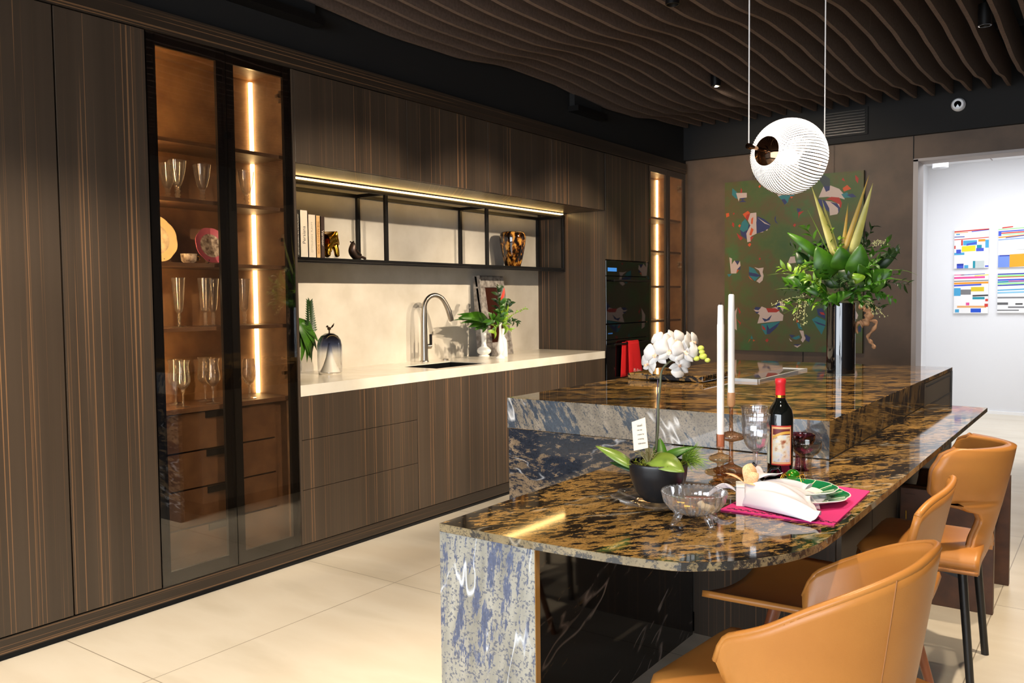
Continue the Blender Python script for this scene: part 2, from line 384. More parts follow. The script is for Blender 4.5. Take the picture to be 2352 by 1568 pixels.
M_smoke = glassmat('smoked_glass', (.42, .40, .40), .05); M_amber = glassmat('amber_glass', (.93, .78, .56), .08, power=2.2); M_brown = glassmat('brown_glass', (.78, .55, .38), .08, power=2.2)
M_rose = glassmat('rose_glass', (.88, .66, .55), .05); M_wine = glassmat('purple_glass', (.55, .28, .34), .06)
M_oak = mat('dark_walnut_wood', (82, 50, 30), .4, noise=((64, 38, 22), 14)); M_legwood = mat('brown_wood_leg', (124, 70, 42), .35)
M_magenta = mat('magenta_felt', (196, 40, 110), .85); M_napkin = mat('white_linen', (208, 203, 208), .7); M_red = mat('red_cotton', (205, 20, 24), .85)
M_orange = mat('orange_brown', (196, 140, 96), .5)
def leafmat(name, a, b, rough=.4):
    m = mat(name, a, rough, noise=(b, 14)); return m
M_leaf = leafmat('leaf_green', (62, 108, 20), (40, 82, 14)); M_leafd = leafmat('leaf_dark', (34, 62, 20), (24, 48, 16)); M_leafl = leafmat('leaf_light', (128, 160, 42), (96, 136, 30))
M_sword = leafmat('leaf_yellow', (206, 196, 112), (176, 170, 84)); M_swordo = leafmat('leaf_ochre', (204, 160, 72), (170, 150, 70))
M_stem = mat('stem', (82, 84, 62), .5); M_moss = mat('moss', (130, 140, 30), .9, noise=((90, 84, 30), 80)); M_petal = mat('white_petal', (202, 196, 190), .5)
M_berry = mat('pale_berry', (214, 214, 150), .5)
# ================================================================ the room
struct('floor', B().box(-8, 8, -4.3, 12, -.1, 0), M_floor)
struct('wall_left', B().box(-.75, -.68, .3, 7.68, 0, 3.3), M_black)
b = B(); b.box(-.7, 1.985, 7.68, 7.82, 0, 2.655); b.box(2.92, 7.0, 7.68, 7.82, 0, 2.655); b.box(1.985, 2.92, 7.68, 7.82, 2.455, 2.655)
struct('wall_back', b, M_wallb)
b = B()
for x in (1.096, 1.985): b.box(x - .003, x + .003, 7.674, 7.681, 0 if x < 1.9 else 2.46, 2.65)
struct('trim_1', b, M_black)
b = B(); b.box(1.985, 2.022, 7.672, 7.90, 0, 2.455); b.box(1.985, 2.92, 7.672, 7.90, 2.44, 2.462); b.box(2.885, 2.92, 7.672, 7.90, 0, 2.455)
struct('door_1', b, M_grey)
struct('trim_2', B().box(-.7, 7.0, 7.63, 7.68, 2.65, 3.3), M_black)
struct('trim_3', B().box(-.74, -.03, .3, 7.68, 2.615, 3.3), M_black)
struct('wall_right', B().box(7.0, 7.1, -4, 7.8, 0, 3.3), mat('warm_grey_wall', (120, 108, 98), .8))
b = B(); b.box(-8, 8, -4.15, -4.05, 0, .25); b.box(-8, 8, -4.15, -4.05, 2.9, 3.3)
for x in (-8, -5.4, -1.6, .6, 3.2, 5.6, 7.6): b.box(x, x + .12, -4.15, -4.05, .25, 2.9)
struct('wall_front', b, M_black)
struct('wall_side', B().box(-8.1, -8, -4.15, .4, 0, 3.3), M_white)
struct('wall_corner', B().box(-8, -.68, .3, .4, 0, 3.3), M_white)
struct('ceiling', B().box(-8, 7.1, -4.15, 7.82, 3.3, 3.4), M_black)
# gallery beyond the opening
struct('wall_gallery_back', B().box(1.4, 6, 10.86, 10.96, 0, 2.9), M_white)
struct('wall_gallery_left', B().box(1.4, 1.55, 7.82, 10.86, 0, 2.9), M_white)
struct('wall_gallery_right', B().box(5.2, 5.3, 7.82, 10.9, 0, 2.9), M_white)
b = B(); b.box(1.4, 5.3, 7.9, 10.9, 2.82, 2.9); struct('ceiling_gallery', b, M_white)
b = B(); b.box(1.5, 5.2, 9.6, 9.61, 2.815, 2.821); b.box(2.2, 2.21, 8, 10.8, 2.815, 2.821); struct('trim_4', b, M_grey)
struct('baseboard_gallery', B().box(1.55, 5.2, 10.845, 10.86, 0, .035), mat('white_skirting', (245, 245, 245), .5))

# ---- wavy felt baffles under the ceiling
def bz(x, y):
    k = [(-4, 2.9), (-2.5, 2.86), (-1, 2.9), (.5, 2.86), (2, 2.90), (2.95, 2.87), (3.6, 2.842), (4.1, 2.85), (4.76, 2.905), (5.25, 2.905), (5.6, 2.885), (6.1, 2.865), (6.5, 2.875), (7.0, 2.925), (7.7, 2.95)]
    yy = y - .10 * (x - 0.02)
    for (a, za), (c, zc) in zip(k, k[1:]):
        if a <= yy <= c:
            q = (yy - a) / (c - a); q = q * q * (3 - 2 * q); return za + (zc - za) * q
    return 2.9
for i in range(-1 + 1, 38):
    x = .02 + .1325 * i
    if x > 5.1: break
    ys = [-1.5 + (7.6 + 1.5) * j / 90 for j in range(91)]
    for seg, (a, c) in enumerate(((-1.5, 1.7), (1.704, 5.445), (5.449, 7.6))):
        pts = [y for y in [a + (c - a) * j / 60 for j in range(61)]]
        poly = [(y, bz(x, y)) for y in pts] + [(c, 3.12), (a, 3.12)]
        if seg == 0: t = B()
        t.prism(poly, x - .012, x + .012, axis='x')
    o = obj('ceiling_baffle', t, M_felt)
    tag(o, None, 'ceiling baffle', 'wavy felt baffles hanging in a row under the dark ceiling')
    nm = ['first', 'second', 'third', 'fourth', 'fifth', 'sixth', 'seventh', 'eighth', 'ninth', 'tenth', 'eleventh', 'twelfth', 'thirteenth', 'fourteenth', 'fifteenth', 'sixteenth', 'seventeenth', 'eighteenth', 'nineteenth', 'twentieth']
    if i < 20: lb = nm[i]
    else: lb = ('twenty-' if i < 30 else 'thirty-') + nm[(i - 20) % 10] if i not in (29, 39) else 'thirtieth'
    o['label'] = 'brown wavy felt ceiling baffle, %s one counted from the cabinet wall' % lb
# rails that carry them
for i, y in enumerate((1.2, 4.0, 6.6)):
    o = obj('ceiling_rail', B().box(-.02, 5.1, y, y + .04, 3.12, 3.16), M_bframe)
    tag(o, ['dark rail above the baffles, nearest the camera', 'dark rail above the middle of the baffles', 'dark rail above the baffles, nearest the back wall'][i], 'rail')
    for dx in (.8, 3.9): obj('hanger', B().box(dx, dx + .02, y + .01, y + .03, 3.16, 3.3), M_bframe, o)
# ceiling cylinder spots hanging between the baffles
def cyl_spot(loc, label, m, r=.035, h=.12, top=3.3, gl=True):
    t = thing('ceiling_spotlight', label, 'spotlight', loc, 'black cylinder spotlights among the baffles')
    obj('body', B().lathe([(0, h), (r, h), (r, 0), (r - .005, -.0), (r - .008, .108), (0, .108)], 24), m, t, smooth=40)
    obj('lens', B().lathe([(0, .10), (r - .009, .10), (r - .009, .105)], 20), M_lens, t)
    obj('mount', B().tube([(0, 0, h), (0, 0, top - loc[2])], .006, 8), m, t)
    return t
M_lens = emis('spot_lens', (255, 222, 170), 12)
LB = ['over the aisle nearest the camera', 'over the aisle by the tall display cabinet', 'aimed at the niche from over the bar', 'aimed at the niche from over the island', 'aimed at the ovens from over the island end', 'over the stone island', 'over the rounded bar end', 'over the nearest chair', 'over the farthest chair', 'over the wooden stool', 'near the green painting']
for (p, t, e, a), lb in zip(SPOTS, LB):
    cyl_spot((p[0], p[1], p[2] + .01), 'black cylinder ceiling spotlight ' + lb, M_dark)
tag(obj('security_camera', B().lathe([(0, 0), (.05, 0), (.052, .03), (.04, .055), (0, .06)], 28, rot=Matrix.Rotation(math.radians(90), 3, 'X'), c=(2.32, 7.63, 2.845)), M_white, smooth=50), 'white round security camera on the black bulkhead above the doorway', 'camera')
o = bpy.data.objects['security_camera']
obj('lens', B().lathe([(0, .061), (.026, .058), (.028, .05), (0, .05)], 24, rot=Matrix.Rotation(math.radians(90), 3, 'X'), c=(2.32, 7.63, 2.843)), M_gloss, o)
# air vents
t = thing('air_vent', 'black slotted air vent on the bulkhead behind the pendant lamp', 'air vent', (1.45, 7.63, 2.8))
obj('frame', B().box(1.26, 1.64, 7.615, 7.63, 2.70, 2.93), M_black, t, True)
b = B()
for k in range(9): b.box(1.28, 1.62, 7.605, 7.616, 2.715 + k * .023, 2.725 + k * .023)
obj('slat', b, M_bframe, t, True)
for lb, y0, y1 in (('black boxed air vent over the glass display cabinet', 2.45, 3.05), ('black boxed air vent high on the wall above the ovens', 5.55, 6.0)):
    t = thing('air_vent', lb, 'air vent', (0, y0, 2.8))
    obj('housing', B().box(-.03, .06, y0, y1, 2.76, 2.80), M_bframe, t, True)
    obj('grille', B().box(-.03, .015, y0 + .02, y1 - .02, 2.80, 2.9), M_black, t, True)

# ================================================================ cabinet wall (front plane x = 0)
o = obj('plinth', B().box(-.6, .0, .3, 7.63, .025, .088), M_ebonyh); tag(o, 'long dark plinth board under the whole cabinet wall', 'plinth')
obj('shadow_gap', B().box(-.6, -.012, .3, 7.63, .0, .025), M_black, o)
o = obj('fascia', B().box(-.6, .0, .3, 7.63, 2.518, 2.613), M_ebonyh); tag(o, 'dark horizontal-grain fascia board above all the cabinets', 'fascia board')
def tallcab(label, y0, y1, z0=.092, z1=2.514, parts=None, name='tall_cabinet', d=.6):
    t = thing(name, label, 'cabinet', (-.3, (y0 + y1) / 2, z0))
    obj('body', B().box(-d, -.022, y0 + .001, y1 - .001, z0, z1), M_ebony, t, True)
    for (n, a, c, e, f) in parts or [('door', y0, y1, z0, z1)]:
        obj(n, B().box(-.02, 0, a + .0015, c - .0015, e + .0015, f - .0015), M_ebony, t, True, bev=.001)
    return t
tallcab('dark streaked tall cabinet at the left edge of the picture', .9, 1.70)
tallcab('narrow dark streaked tall cabinet left of the glass display cabinet', 1.704, 2.088)
# upper cabinet bank above the niche
pts = [2.8895, 3.72, 4.50, 5.27, 6.041]
ubl = ['nearest the glass display cabinet', 'second from the glass display cabinet', 'third from the glass display cabinet', 'nearest the ovens']
for a, c, lb in zip(pts, pts[1:], ubl):
    tallcab('dark streaked upper cabinet above the niche, ' + lb, a, c, 2.052, 2.514, name='upper_cabinet')
tallcab('dark streaked tall cabinet housing the two black ovens', 6.055, 6.83, 1.66, 2.514, name='oven_cabinet')
# base cabinets
t = thing('base_cabinet', 'dark base cabinet with three wide drawers under the jar', 'cabinet', (-.3, 3.4, .09))
obj('body', B().box(-.66, -.022, 2.8895, 3.77, .092, .858), M_ebony, t, True)
for e, f in ((.092, .372), (.375, .632), (.635, .858)): obj('drawer', B().box(-.02, 0, 2.890, 3.768, e, f), M_ebony, t, True, bev=.001)
for a, c, lb in ((3.77, 4.55, 'dark base cabinet with a plain door under the sink'), (4.552, 5.32, 'dark base cabinet with a plain door under the white vases'), (5.322, 6.041, 'dark base cabinet with a plain door beside the ovens')):
    t = thing('base_cabinet', lb, 'cabinet', (-.3, a, .09))
    if 'sink' in lb:
        bb = B(); bb.box(-.66, -.022, a, c, .092, .70); bb.box(-.66, -.022, a, a + .02, .70, .858); obj('body', bb, M_ebony, t, True)
    else: obj('body', B().box(-.66, -.022, a, c, .092, .858), M_ebony, t, True)
    obj('door', B().box(-.02, 0, a + .0015, c - .0015, .092, .858), M_ebony, t, True, bev=.001)
# slim uprights framing the niche
o = obj('side_panel', B().box(-.66, 0, 2.876, 2.889, .092, 2.514), M_ebony); tag(o, 'thin dark upright panel between the display cabinet and the niche', 'side panel')
o = obj('side_panel', B().box(-.66, 0, 6.042, 6.054, .86, 2.05), M_ebony); tag(o, 'dark streaked side wall closing the right end of the niche', 'side panel')
# worktop with sink cut out
b = B(); X0, X1 = -.655, .0; SX0, SX1, SY0, SY1 = -.40, -.075, 4.04, 4.56
b.box(X0, SX0, 2.889, 6.04, .86, .918); b.box(SX1, X1, 2.889, 6.04, .86, .918); b.box(SX0, SX1, 2.889, SY0, .86, .918); b.box(SX0, SX1, SY1, 6.04, .86, .918)
o = obj('worktop', b, M_quartz); tag(o, 'long white stone worktop with square edge in the niche', 'worktop')
b = B(); b.box(SX0, SX1, SY0, SY1, .72, .73)
b.box(SX0 + .0005, SX0 + .004, SY0 + .0005, SY1 - .0005, .72, .913); b.box(SX1 - .004, SX1 - .0005, SY0 + .0005, SY1 - .0005, .72, .913); b.box(SX0 + .004, SX1 - .004, SY0 + .0005, SY0 + .004, .72, .913); b.box(SX0 + .004, SX1 - .004, SY1 - .004, SY1 - .0005, .72, .913)
t = thing('sink', 'black sink sunk into the white worktop under the faucet', 'sink', (-.24, 4.3, .72)); obj('basin', b, M_dark, t, True)
obj('drain', B().lathe([(0, 0), (.03, 0), (.03, .004), (0, .004)], 20, (-.24, 4.3, .731)), M_steel, t, True)
o = obj('backsplash', B().box(-.672, -.648, 2.889, 6.042, .918, 2.09), M_splash); tag(o, 'pale veined backsplash slab across the back of the niche', 'backsplash')
# niche ceiling with LED channel
t = thing('led_strip', 'long warm LED strip under the upper cabinets along the niche', 'light', (-.37, 4.4, 2.05))
obj('channel', B().box(-.385, -.355, 2.895, 6.038, 2.044, 2.0515), M_steel, t, True)
obj('diffuser', B().box(-.381, -.359, 2.90, 5.99, 2.038, 2.044), M_ledn, t, True)
# black metal shelf frame in the niche
t = thing('niche_shelf', 'black metal open shelf frame with glass-clear bays across the niche', 'shelf', (-.5, 4.4, 1.6))
b = B()
for x in (-.395, -.645):
    b.box(x, x + .022, 2.889, 6.04, 2.012, 2.034)
obj('top_rail', b, M_bframe, t, True, bev=.001)
for x, ys in ((-.395, (2.905, 3.93, 4.98, 6.018)), (-.645, (3.93, 4.98, 6.018))):
    for y in ys: obj('post', B().box(x, x + .022, y - .011, y + .011, 1.60, 2.012), M_bframe, t, True, bev=.001)
for y in (3.93, 4.98, 6.018): obj('cross_bar', B().box(-.623, -.395, y - .011, y + .011, 2.012, 2.034), M_bframe, t, True)
obj('shelf_board', B().box(-.645, -.373, 2.889, 6.04, 1.583, 1.600), M_bframe, t, True, bev=.001)
obj('lower_rail', B().box(-.40, -.375, 2.889, 6.04, 1.570, 1.580), M_bframe, t, True)

# ---- glass display cabinets
def hinge(b, x, y, z): b.box(x - .02, x + .02, y - .006, y, z + .012, z + .03); b.box(x - .02, x + .02, y - .006, y, z - .03, z - .012); b.box(x - .015, x + .005, y - .03, y - .004, z - .008, z + .008)
def display(label, y0, y1, shelves, deck, draw=None, hz=(), ledy=None, depth=.30):
    z0, z1 = .092, 2.514
    t = thing('glass_display_cabinet', label, 'display cabinet', (-.15, (y0 + y1) / 2, z0))
    b = B(); b.box(-depth - .015, -depth, y0, y1, z0, z1); b.box(-depth, -.03, y0, y0 + .016, z0, z1); b.box(-depth, -.03, y1 - .016, y1, z0, z1)
    b.box(-depth, -.03, y0 + .016, y1 - .016, z1 - .018, z1); b.box(-depth, -.03, y0 + .016, y1 - .016, z0, z0 + .03)
    obj('carcass', b, M_walnut, t, True)
    for z in shelves: obj('shelf', B().box(-depth, -.045, y0 + .017, y1 - .017, z - .018, z), M_shelf, t, True, bev=.001)
    obj('deck', B().box(-depth, -.04, y0 + .017, y1 - .017, deck - .022, deck), M_shelf, t, True)
    if draw:
        obj('filler', B().box(-depth, -.075, y1 - .095, y1 - .017, z0 + .03, deck - .022), M_shelf, t, True)
        for e, f in draw:
            d = obj('drawer', B().box(-depth, -.06, y0 + .02, y1 - .10, e + .002, f - .002), M_drawer, t, True)
            obj('handle', B().box(-.062, -.052, y0 + .28, y0 + .385, f - .032, f - .002), M_dark, d, True)
    else:
        obj('lower_panel', B().box(-depth, -.06, y0 + .02, y1 - .02, z0 + .03, deck - .022), M_walnut, t, True)
    L = obj('led_strip', B().box(-depth + .004, -depth + .018, y1 - .034, y1 - .018, deck + .002, z1 - .03), M_led, t, True); L['label'] = 'glowing vertical warm LED strip'
    L = obj('led_strip', B().box(-.055, -.04, y0 + .018, y0 + .030, deck + .002, z1 - .03), M_led2, t, True)
    ym = (y0 + y1) / 2 - .0
    for (a, c, n) in ((y0 + .003, ym + .004, 0), (ym + .008, y1 - .003, 1)):
        fr = B(); bw = .045
        for q in ((a, a + bw, z0, z1), (c - bw, c, z0, z1), (a + bw, c - bw, z0, z0 + .058), (a + bw, c - bw, z1 - .052, z1)): fr.box(-.022, -.006, *q)
        dd = obj('door', fr, M_dark, t, True); dd['label'] = 'black framed glass door'
        obj('glass_pane', B().box(-.006, -.001, a, c, z0, z1), M_cglass, dd, True)
        if n:
            for z in hz:
                hb = B(); hinge(hb, -.055, y1 - .016, z); obj('hinge', hb, M_steel, dd, True)
    return t
M_drawer = mat('walnut_drawer', (92, 64, 40), .5, noise=((76, 50, 30), 12))
M_cglass = glassmat('door_glass', (.95, .91, .86), .13, power=4.0, top=.5)
display('tall lit glass-door display cabinet with goblets and drawers, beside the niche', 2.090, 2.874, (2.082, 1.82, 1.53, 1.235), .868, [(.13, .31), (.314, .487), (.491, .661), (.665, .842)], (2.38, 1.66, .985), depth=.30)
display('lit glass-door display cabinet in the far corner beyond the ovens', 6.835, 7.615, (2.075, 1.775, 1.455, 1.14), .845, None, (2.38, 1.66), depth=.30)

# ---- ovens
def oven(label, z0, z1, hb):
    t = thing('built_in_oven', label, 'oven', (-.3, 6.45, z0))
    obj('body', B().box(-.55, -.02, 6.06, 6.82, z0, z1), M_black, t, True)
    obj('glass_front', B().box(-.018, .004, 6.058, 6.825, z0 + .003, z1 - .13), M_gloss, t, True, bev=.002)
    c = obj('control_panel', B().box(-.018, .004, 6.058, 6.825, z1 - .126, z1 - .002), M_gloss, t, True, bev=.002)
    obj('display', B().box(.004, .0048, 6.085, 6.235, z1 - .09, z1 - .06) if hb else B().box(.004, .0048, 6.085, 6.16, z1 - .08, z1 - .07), mat('display_blue', (20, 40, 70), .4, emit=(60, 130, 200), es=.55 if hb else .15), c, True)
    b = B(); b.tube([(.045, 6.12, z1 - .165), (.045, 6.76, z1 - .165)], .008, 10)
    for y in (6.15, 6.73): b.tube([(.004, y, z1 - .165), (.045, y, z1 - .165)], .006, 8)
    obj('handle', b, M_bframe, t, True, smooth=40)
oven('black glass upper oven with a small blue display', 1.135, 1.655, True)
oven('black glass lower oven with the red towel on its handle', .60, 1.132, False)
tallcab('dark drawer front below the black ovens', 6.06, 6.82, .092, .597, name='drawer_unit')
# towel over the lower handle
hz = 1.132 - .165
b = B()
def tw(u, v):
    y = 6.33 + .19 * u + .05 * v * (u - .15); L = .30 * v
    return (.058 + .012 * math.sin(u * 9) * v + .012 * v, y, hz + .012 - L)
b.grid(tw, 14, 12); b.grid(lambda u, v: (.045 + .024 * math.cos(PI * v) * .5 , 6.33 + .19 * u, hz + .012 + .008 * math.sin(PI * v)), 14, 6)
b.grid(lambda u, v: (.032 - .004 * v, 6.27 + .20 * u - .02 * v, hz + .012 - .29 * v), 10, 8)
o = obj('kitchen_towel', b, M_red, smooth=True, solid=.003); tag(o, 'red kitchen towel with white script draped over the lower oven handle', 'towel')
text('lettering', 'Ms. Kitchen', .042, mat('white_thread', (240, 225, 220), .7), o, frame((.086, 6.45, hz - .235), (0, 1, 0), (.04, 0, 1)) @ Matrix(((1, .25, 0, 0), (0, 1, 0, 0), (0, 0, 1, 0), (0, 0, 0, 1))))
# ================================================================ island and bar
IX0, IX1, IY0, IY1 = 1.238, 2.605, 2.985, 5.56
t = thing('kitchen_island', 'large island with thick gold-flecked dark stone top and grey-brown side panels', 'island', (1.9, 4.2, 0))
def slab(b, x0, x1, y0, y1, z0, z1):
    b.box(x0, x1, y0, y1, z0, z1); b.bm.faces.ensure_lookup_table()
    for f in b.bm.faces[-6:]:
        f.normal_update(); n = f.normal
        f.material_index = 1 if abs(n.y) > .5 and f.calc_center_median().y < (y0 + y1) / 2 else (2 if abs(n.x) > .5 else 0)
    return b
M_side = stone('stone_slab_side', (0, .6, 1), dark=(22, 18, 14), gold=(110, 84, 46), cut=.52, scale=9, stretch=2.6, veins=.3)
obj('stone_top', slab(B(), IX0, IX1, IY0, 4.70, .787, .92), [M_top, M_slabf, M_side], t, True, bev=.0012, segs=1)
b = B(); b.box(IX0, IX1, 4.70, IY1, .90, .92); obj('stone_top', b, M_top, t, True)
obj('stone_front', B().box(IX0 + .004, 2.018, IY0 + .004, IY0 + .03, 0, .785), M_base, t, True)
obj('recessed_panel', B().box(2.04, IX1 - .02, 3.145, 3.16, .0, .764), M_ebony, t, True)
b = B(); b.box(IX0 + .02, IX1 - .02, 3.162, 4.70, .08, .785); b.box(IX0 + .02, IX1 - .02, 4.70, IY1 - .02, .08, .898); obj('body', b, M_greycab, t, True)
obj('plinth', B().box(IX0 + .06, IX1 - .06, 3.165, IY1 - .06, 0, .08), M_dark, t, True)
ys = [3.15, 3.62, 4.10, 4.58, 5.06, 5.545]
for a, c in zip(ys, ys[1:]): obj('door', B().box(IX1 - .019, IX1 - .001, a + .006, c - .006, .085, .74), M_greycab, t, True)
b = B(); b.box(IX1 - .019, IX1 - .001, 4.703, 5.50, .72 + .02, .896)
obj('upper_panel', b, M_greycab, t, True)
b = B(); x = IX1
for q in ((4.75, 5.49, .878, .882), (4.75, 5.49, .775, .779), (5.48, 5.484, .775, .882)): b.box(x - .001, x + .0008, *q)
obj('panel_groove', b, M_dark, t, True)
obj('end_post', B().box(IX1 - .02, IX1 + .001, 5.505, IY1, 0, .899), M_dark, t, True)

# curved bar: stone top 2 cm thick, round front right corner
def barpts():
    p = [(2.02, 1.615), (2.31, 1.612)]
    # bezier-like front edge
    c = [(2.31, 1.612), (2.50, 1.625), (2.64, 1.65), (2.70, 1.685), (2.76, 1.74), (2.81, 1.81), (2.843, 1.88), (2.862, 1.96), (2.868, 2.05), (2.87, 2.15)]
    out = []
    for i in range(len(c) - 1):
        p0 = c[max(i - 1, 0)]; p1 = c[i]; p2 = c[i + 1]; p3 = c[min(i + 2, len(c) - 1)]
        for k in range(4):
            s = k / 4
            out.append(tuple(.5 * (2 * p1[a] + (p2[a] - p0[a]) * s + (2 * p0[a] - 5 * p1[a] + 4 * p2[a] - p3[a]) * s * s + (3 * p1[a] - p0[a] - 3 * p2[a] + p3[a]) * s ** 3) for a in (0, 1)))
    return [(2.02, 1.615)] + out + [(2.87, 2.15), (2.878, 4.775), (IX1 + .002, 4.80), (IX1 + .002, IY0 - .002), (2.02, IY0 - .002)]
t = thing('stone_bar', 'low rounded dark gold-veined stone bar on an angled stone leg', 'bar counter', (2.4, 2.3, 0))
bp = barpts(); b = B(); b.prism(bp, .765, .785)
for f in b.bm.faces:
    f.normal_update()
    f.material_index = 0 if abs(f.normal.z) > .5 else 1
bar_top = obj('stone_top', b, [M_bar, stone('stone_bar_edge', (1, 0, 0), dark=(40, 38, 36), gold=(132, 116, 86), cut=.47, scale=14, stretch=1.3, veins=.3)], t, True, bev=.001, segs=1)
o = obj('front_leg', B().box(2.02, 2.31, 1.617, 1.637, 0, .764), [M_leg], t, True); o['label'] = 'grey and navy veined stone leg panel, cool daylight tint painted in'
o = obj('side_leg', B().box(2.02, 2.04, 1.638, 3.13, 0, .764), M_legin, t, True); o['label'] = 'black stone leg panel with pale vein'
o = obj('leg_edge', B().box(2.306, 2.3115, 1.6175, 1.6365, 0, .764), mat('gold_stone_edge', (150, 108, 52), .2), t, True)
# ================================================================ things on the bar (top z = .785)
ZB = .785
# ---- orchid in a black bowl on a crystal tray
t = thing('orchid_plant', 'white orchid in a black bowl pot on a glass tray', 'orchid', tuple(atz(1512, 1148, ZB + .016)))
OP = t.location.copy()
obj('pot', B().lathe(sm([(0, 0), (.036, 0), (.043, .005), (.061, .028), (.074, .060), (.078, .090), (.078, .104), (.074, .104), (.073, .090), (0, .086)], 4), 44), mat('matt_black_ceramic', (26, 26, 28), .3), t, smooth=50)
b = B()
for k in range(240):
    a = random.uniform(0, 2 * PI); r = .068 * math.sqrt(random.random()); p = Vector((r * math.cos(a), r * math.sin(a), .086))
    q = p + Vector((random.uniform(-.02, .02), random.uniform(-.02, .02), random.uniform(.004, .024))); b.tube([p, (p + q) / 2 + Vector((0, 0, .008)), q], .0012, 4)
o = obj('moss', b, M_moss, t); o['kind'] = 'stuff'
def L(px, py, dy=0): return aty(px, py, OP.y + dy) - Vector(t.location)
fol = [((1462, 1078), (1368, 1024), .034, -.02, 0, .06, 1), ((1460, 1084), (1400, 1062), .022, .0, 0, .10, 2), ((1474, 1064), (1572, 1084), .062, -.05, 3, .16, 1), ((1516, 1072), (1516, 1006), .042, .03, 1, .05, 0), ((1520, 1066), (1582, 1030), .030, .05, 0, .10, 2), ((1500, 1072), (1600, 1026), .03, .05, 0, .12, 0)]
for i, (p0, p1, wd, dy, sh, bd, m) in enumerate(fol):
    obj('leaf', B().leaf(L(*p0, 0) , L(*p1, dy), wd, up=(.25, -.6, .75), bend=bd, fold=.12, shape=sh, n=12), [M_leaf, leafmat('orchid_leaf', (126, 146, 58), (98, 124, 46), .3), M_leafd][m], t, smooth=True, solid=.0018)
b = B(); c = L(1590, 1040, .05)
for k in range(220):
    a = random.uniform(-1.3, 2.2); e = random.uniform(-.3, 1.2); l = random.uniform(.04, .075); d = Vector((math.cos(a) * math.cos(e), .5 * math.sin(a), math.sin(e) * .8)); base = c + Vector((-.02, 0, -.03)) + Vector((random.uniform(-.02, .02),) * 3) * .4
    b.tube([base, base + d * l * .6 + Vector((0, 0, .008)), base + d * l], [.0009, .0007, .0002], 4)
o = obj('grass_tuft', b, leafmat('tuft', (134, 164, 60), (96, 130, 46)), t); o['kind'] = 'stuff'
b = B(); c = L(1490, 1050, -.03)
for k in range(60):
    a = random.uniform(0, 2 * PI); l = random.uniform(.02, .045); e = random.uniform(.1, 1.4); d = Vector((math.cos(a) * math.cos(e), math.sin(a) * math.cos(e), math.sin(e)))
    b.tube([c + Vector((0, 0, -.02)), c + d * l * .6, c + d * l + Vector((0, 0, -.006))], .0008, 4)
o = obj('air_plant', b, mat('air_plant', (128, 118, 78), .8), t); o['kind'] = 'stuff'
st = [L(1506, 1038, .0), L(1511, 980), L(1512, 930), L(1516, 890), L(1520, 852), L(1536, 832), L(1560, 822), L(1590, 816), L(1604, 812)]
def smoothpts(p, n=6):
    out = []
    for i in range(len(p) - 1):
        a = p[max(i - 1, 0)]; b_ = p[i]; c_ = p[i + 1]; d = p[min(i + 2, len(p) - 1)]
        for k in range(n):
            s = k / n; out.append(.5 * (2 * b_ + (c_ - a) * s + (2 * a - 5 * b_ + 4 * c_ - d) * s * s + (3 * b_ - a - 3 * c_ + d) * s ** 3))
    return out + [p[-1]]
sp = smoothpts(st); obj('stem', B().tube(sp, [.0042 - .0024 * i / len(sp) for i in range(len(sp))], 8), M_stem, t, smooth=True)
obj('stake', B().tube([L(1506, 1030, .01), L(1511, 872, .006)], .0017, 8), mat('stake_purple', (70, 60, 78), .5), t)
fwd = (CAMP - Vector(t.location) - Vector((0, 0, .3))).normalized()
def flower(px, py, dy, size, yaw, pitch, roll):
    c = L(px, py, dy); R = Matrix.Rotation(yaw, 3, 'Z') @ Matrix.Rotation(pitch, 3, 'X'); f = (R @ fwd).normalized()
    sx = f.cross(Vector((0, 0, 1))).normalized() * -1; sy = f.cross(sx).normalized()
    if sy.z < 0: sy = -sy
    b = B()
    def dirv(a): a += roll; return sx * math.sin(a) + sy * math.cos(a)
    for a, ln, wd, off in ((0, 1, .70, 0), (2.35, .95, .60, 0), (-2.35, .95, .60, 0), (1.25, 1.05, 1.15, .003), (-1.25, 1.05, 1.15, .003)):
        d = dirv(a); b.leaf(c + f * off, c + d * size * ln + f * (off + size * .03), size * wd * 1.05, up=f, bend=.05, fold=-.04, shape=3 if wd > .8 else 0, n=8)
    o = obj('flower', b, M_petal, t, smooth=True, solid=.0006)
    b = B(); b.ball(c + f * .006, size * .13, sc=(1, 1, .8)); b.leaf(c + f * .006, c + f * size * .42 - dirv(0) * size * .28, size * .34, up=f, bend=.3, shape=3)
    o2 = obj('lip', b, mat('orchid_lip', (238, 214, 190), .5, noise=((214, 150, 110), 160)), o, smooth=True)
for a in [(1492, 836, .0, .032, -.9, .1, .3), (1510, 814, -.012, .039, -.5, 0, -.1), (1538, 806, -.016, .039, -.1, .1, .15), (1548, 784, .016, .035, .4, -.3, -.3), (1572, 808, -.02, .036, .3, 0, .1), (1586, 786, .0, .031, .9, -.2, -.2), (1522, 788, .02, .034, -.4, -.3, .4), (1560, 840, -.004, .031, .3, .15, 2.2)]: flower(*a)
for px, py, r in ((1610, 799, .0085), (1612, 808, .008), (1600, 823, .0085), (1615, 818, .0105), (1625, 827, .0075)):
    obj('flower_bud', B().ball(L(px, py), r, sc=(1, 1, .8)), mat('bud_green', (190, 196, 84), .45), t, smooth=True)
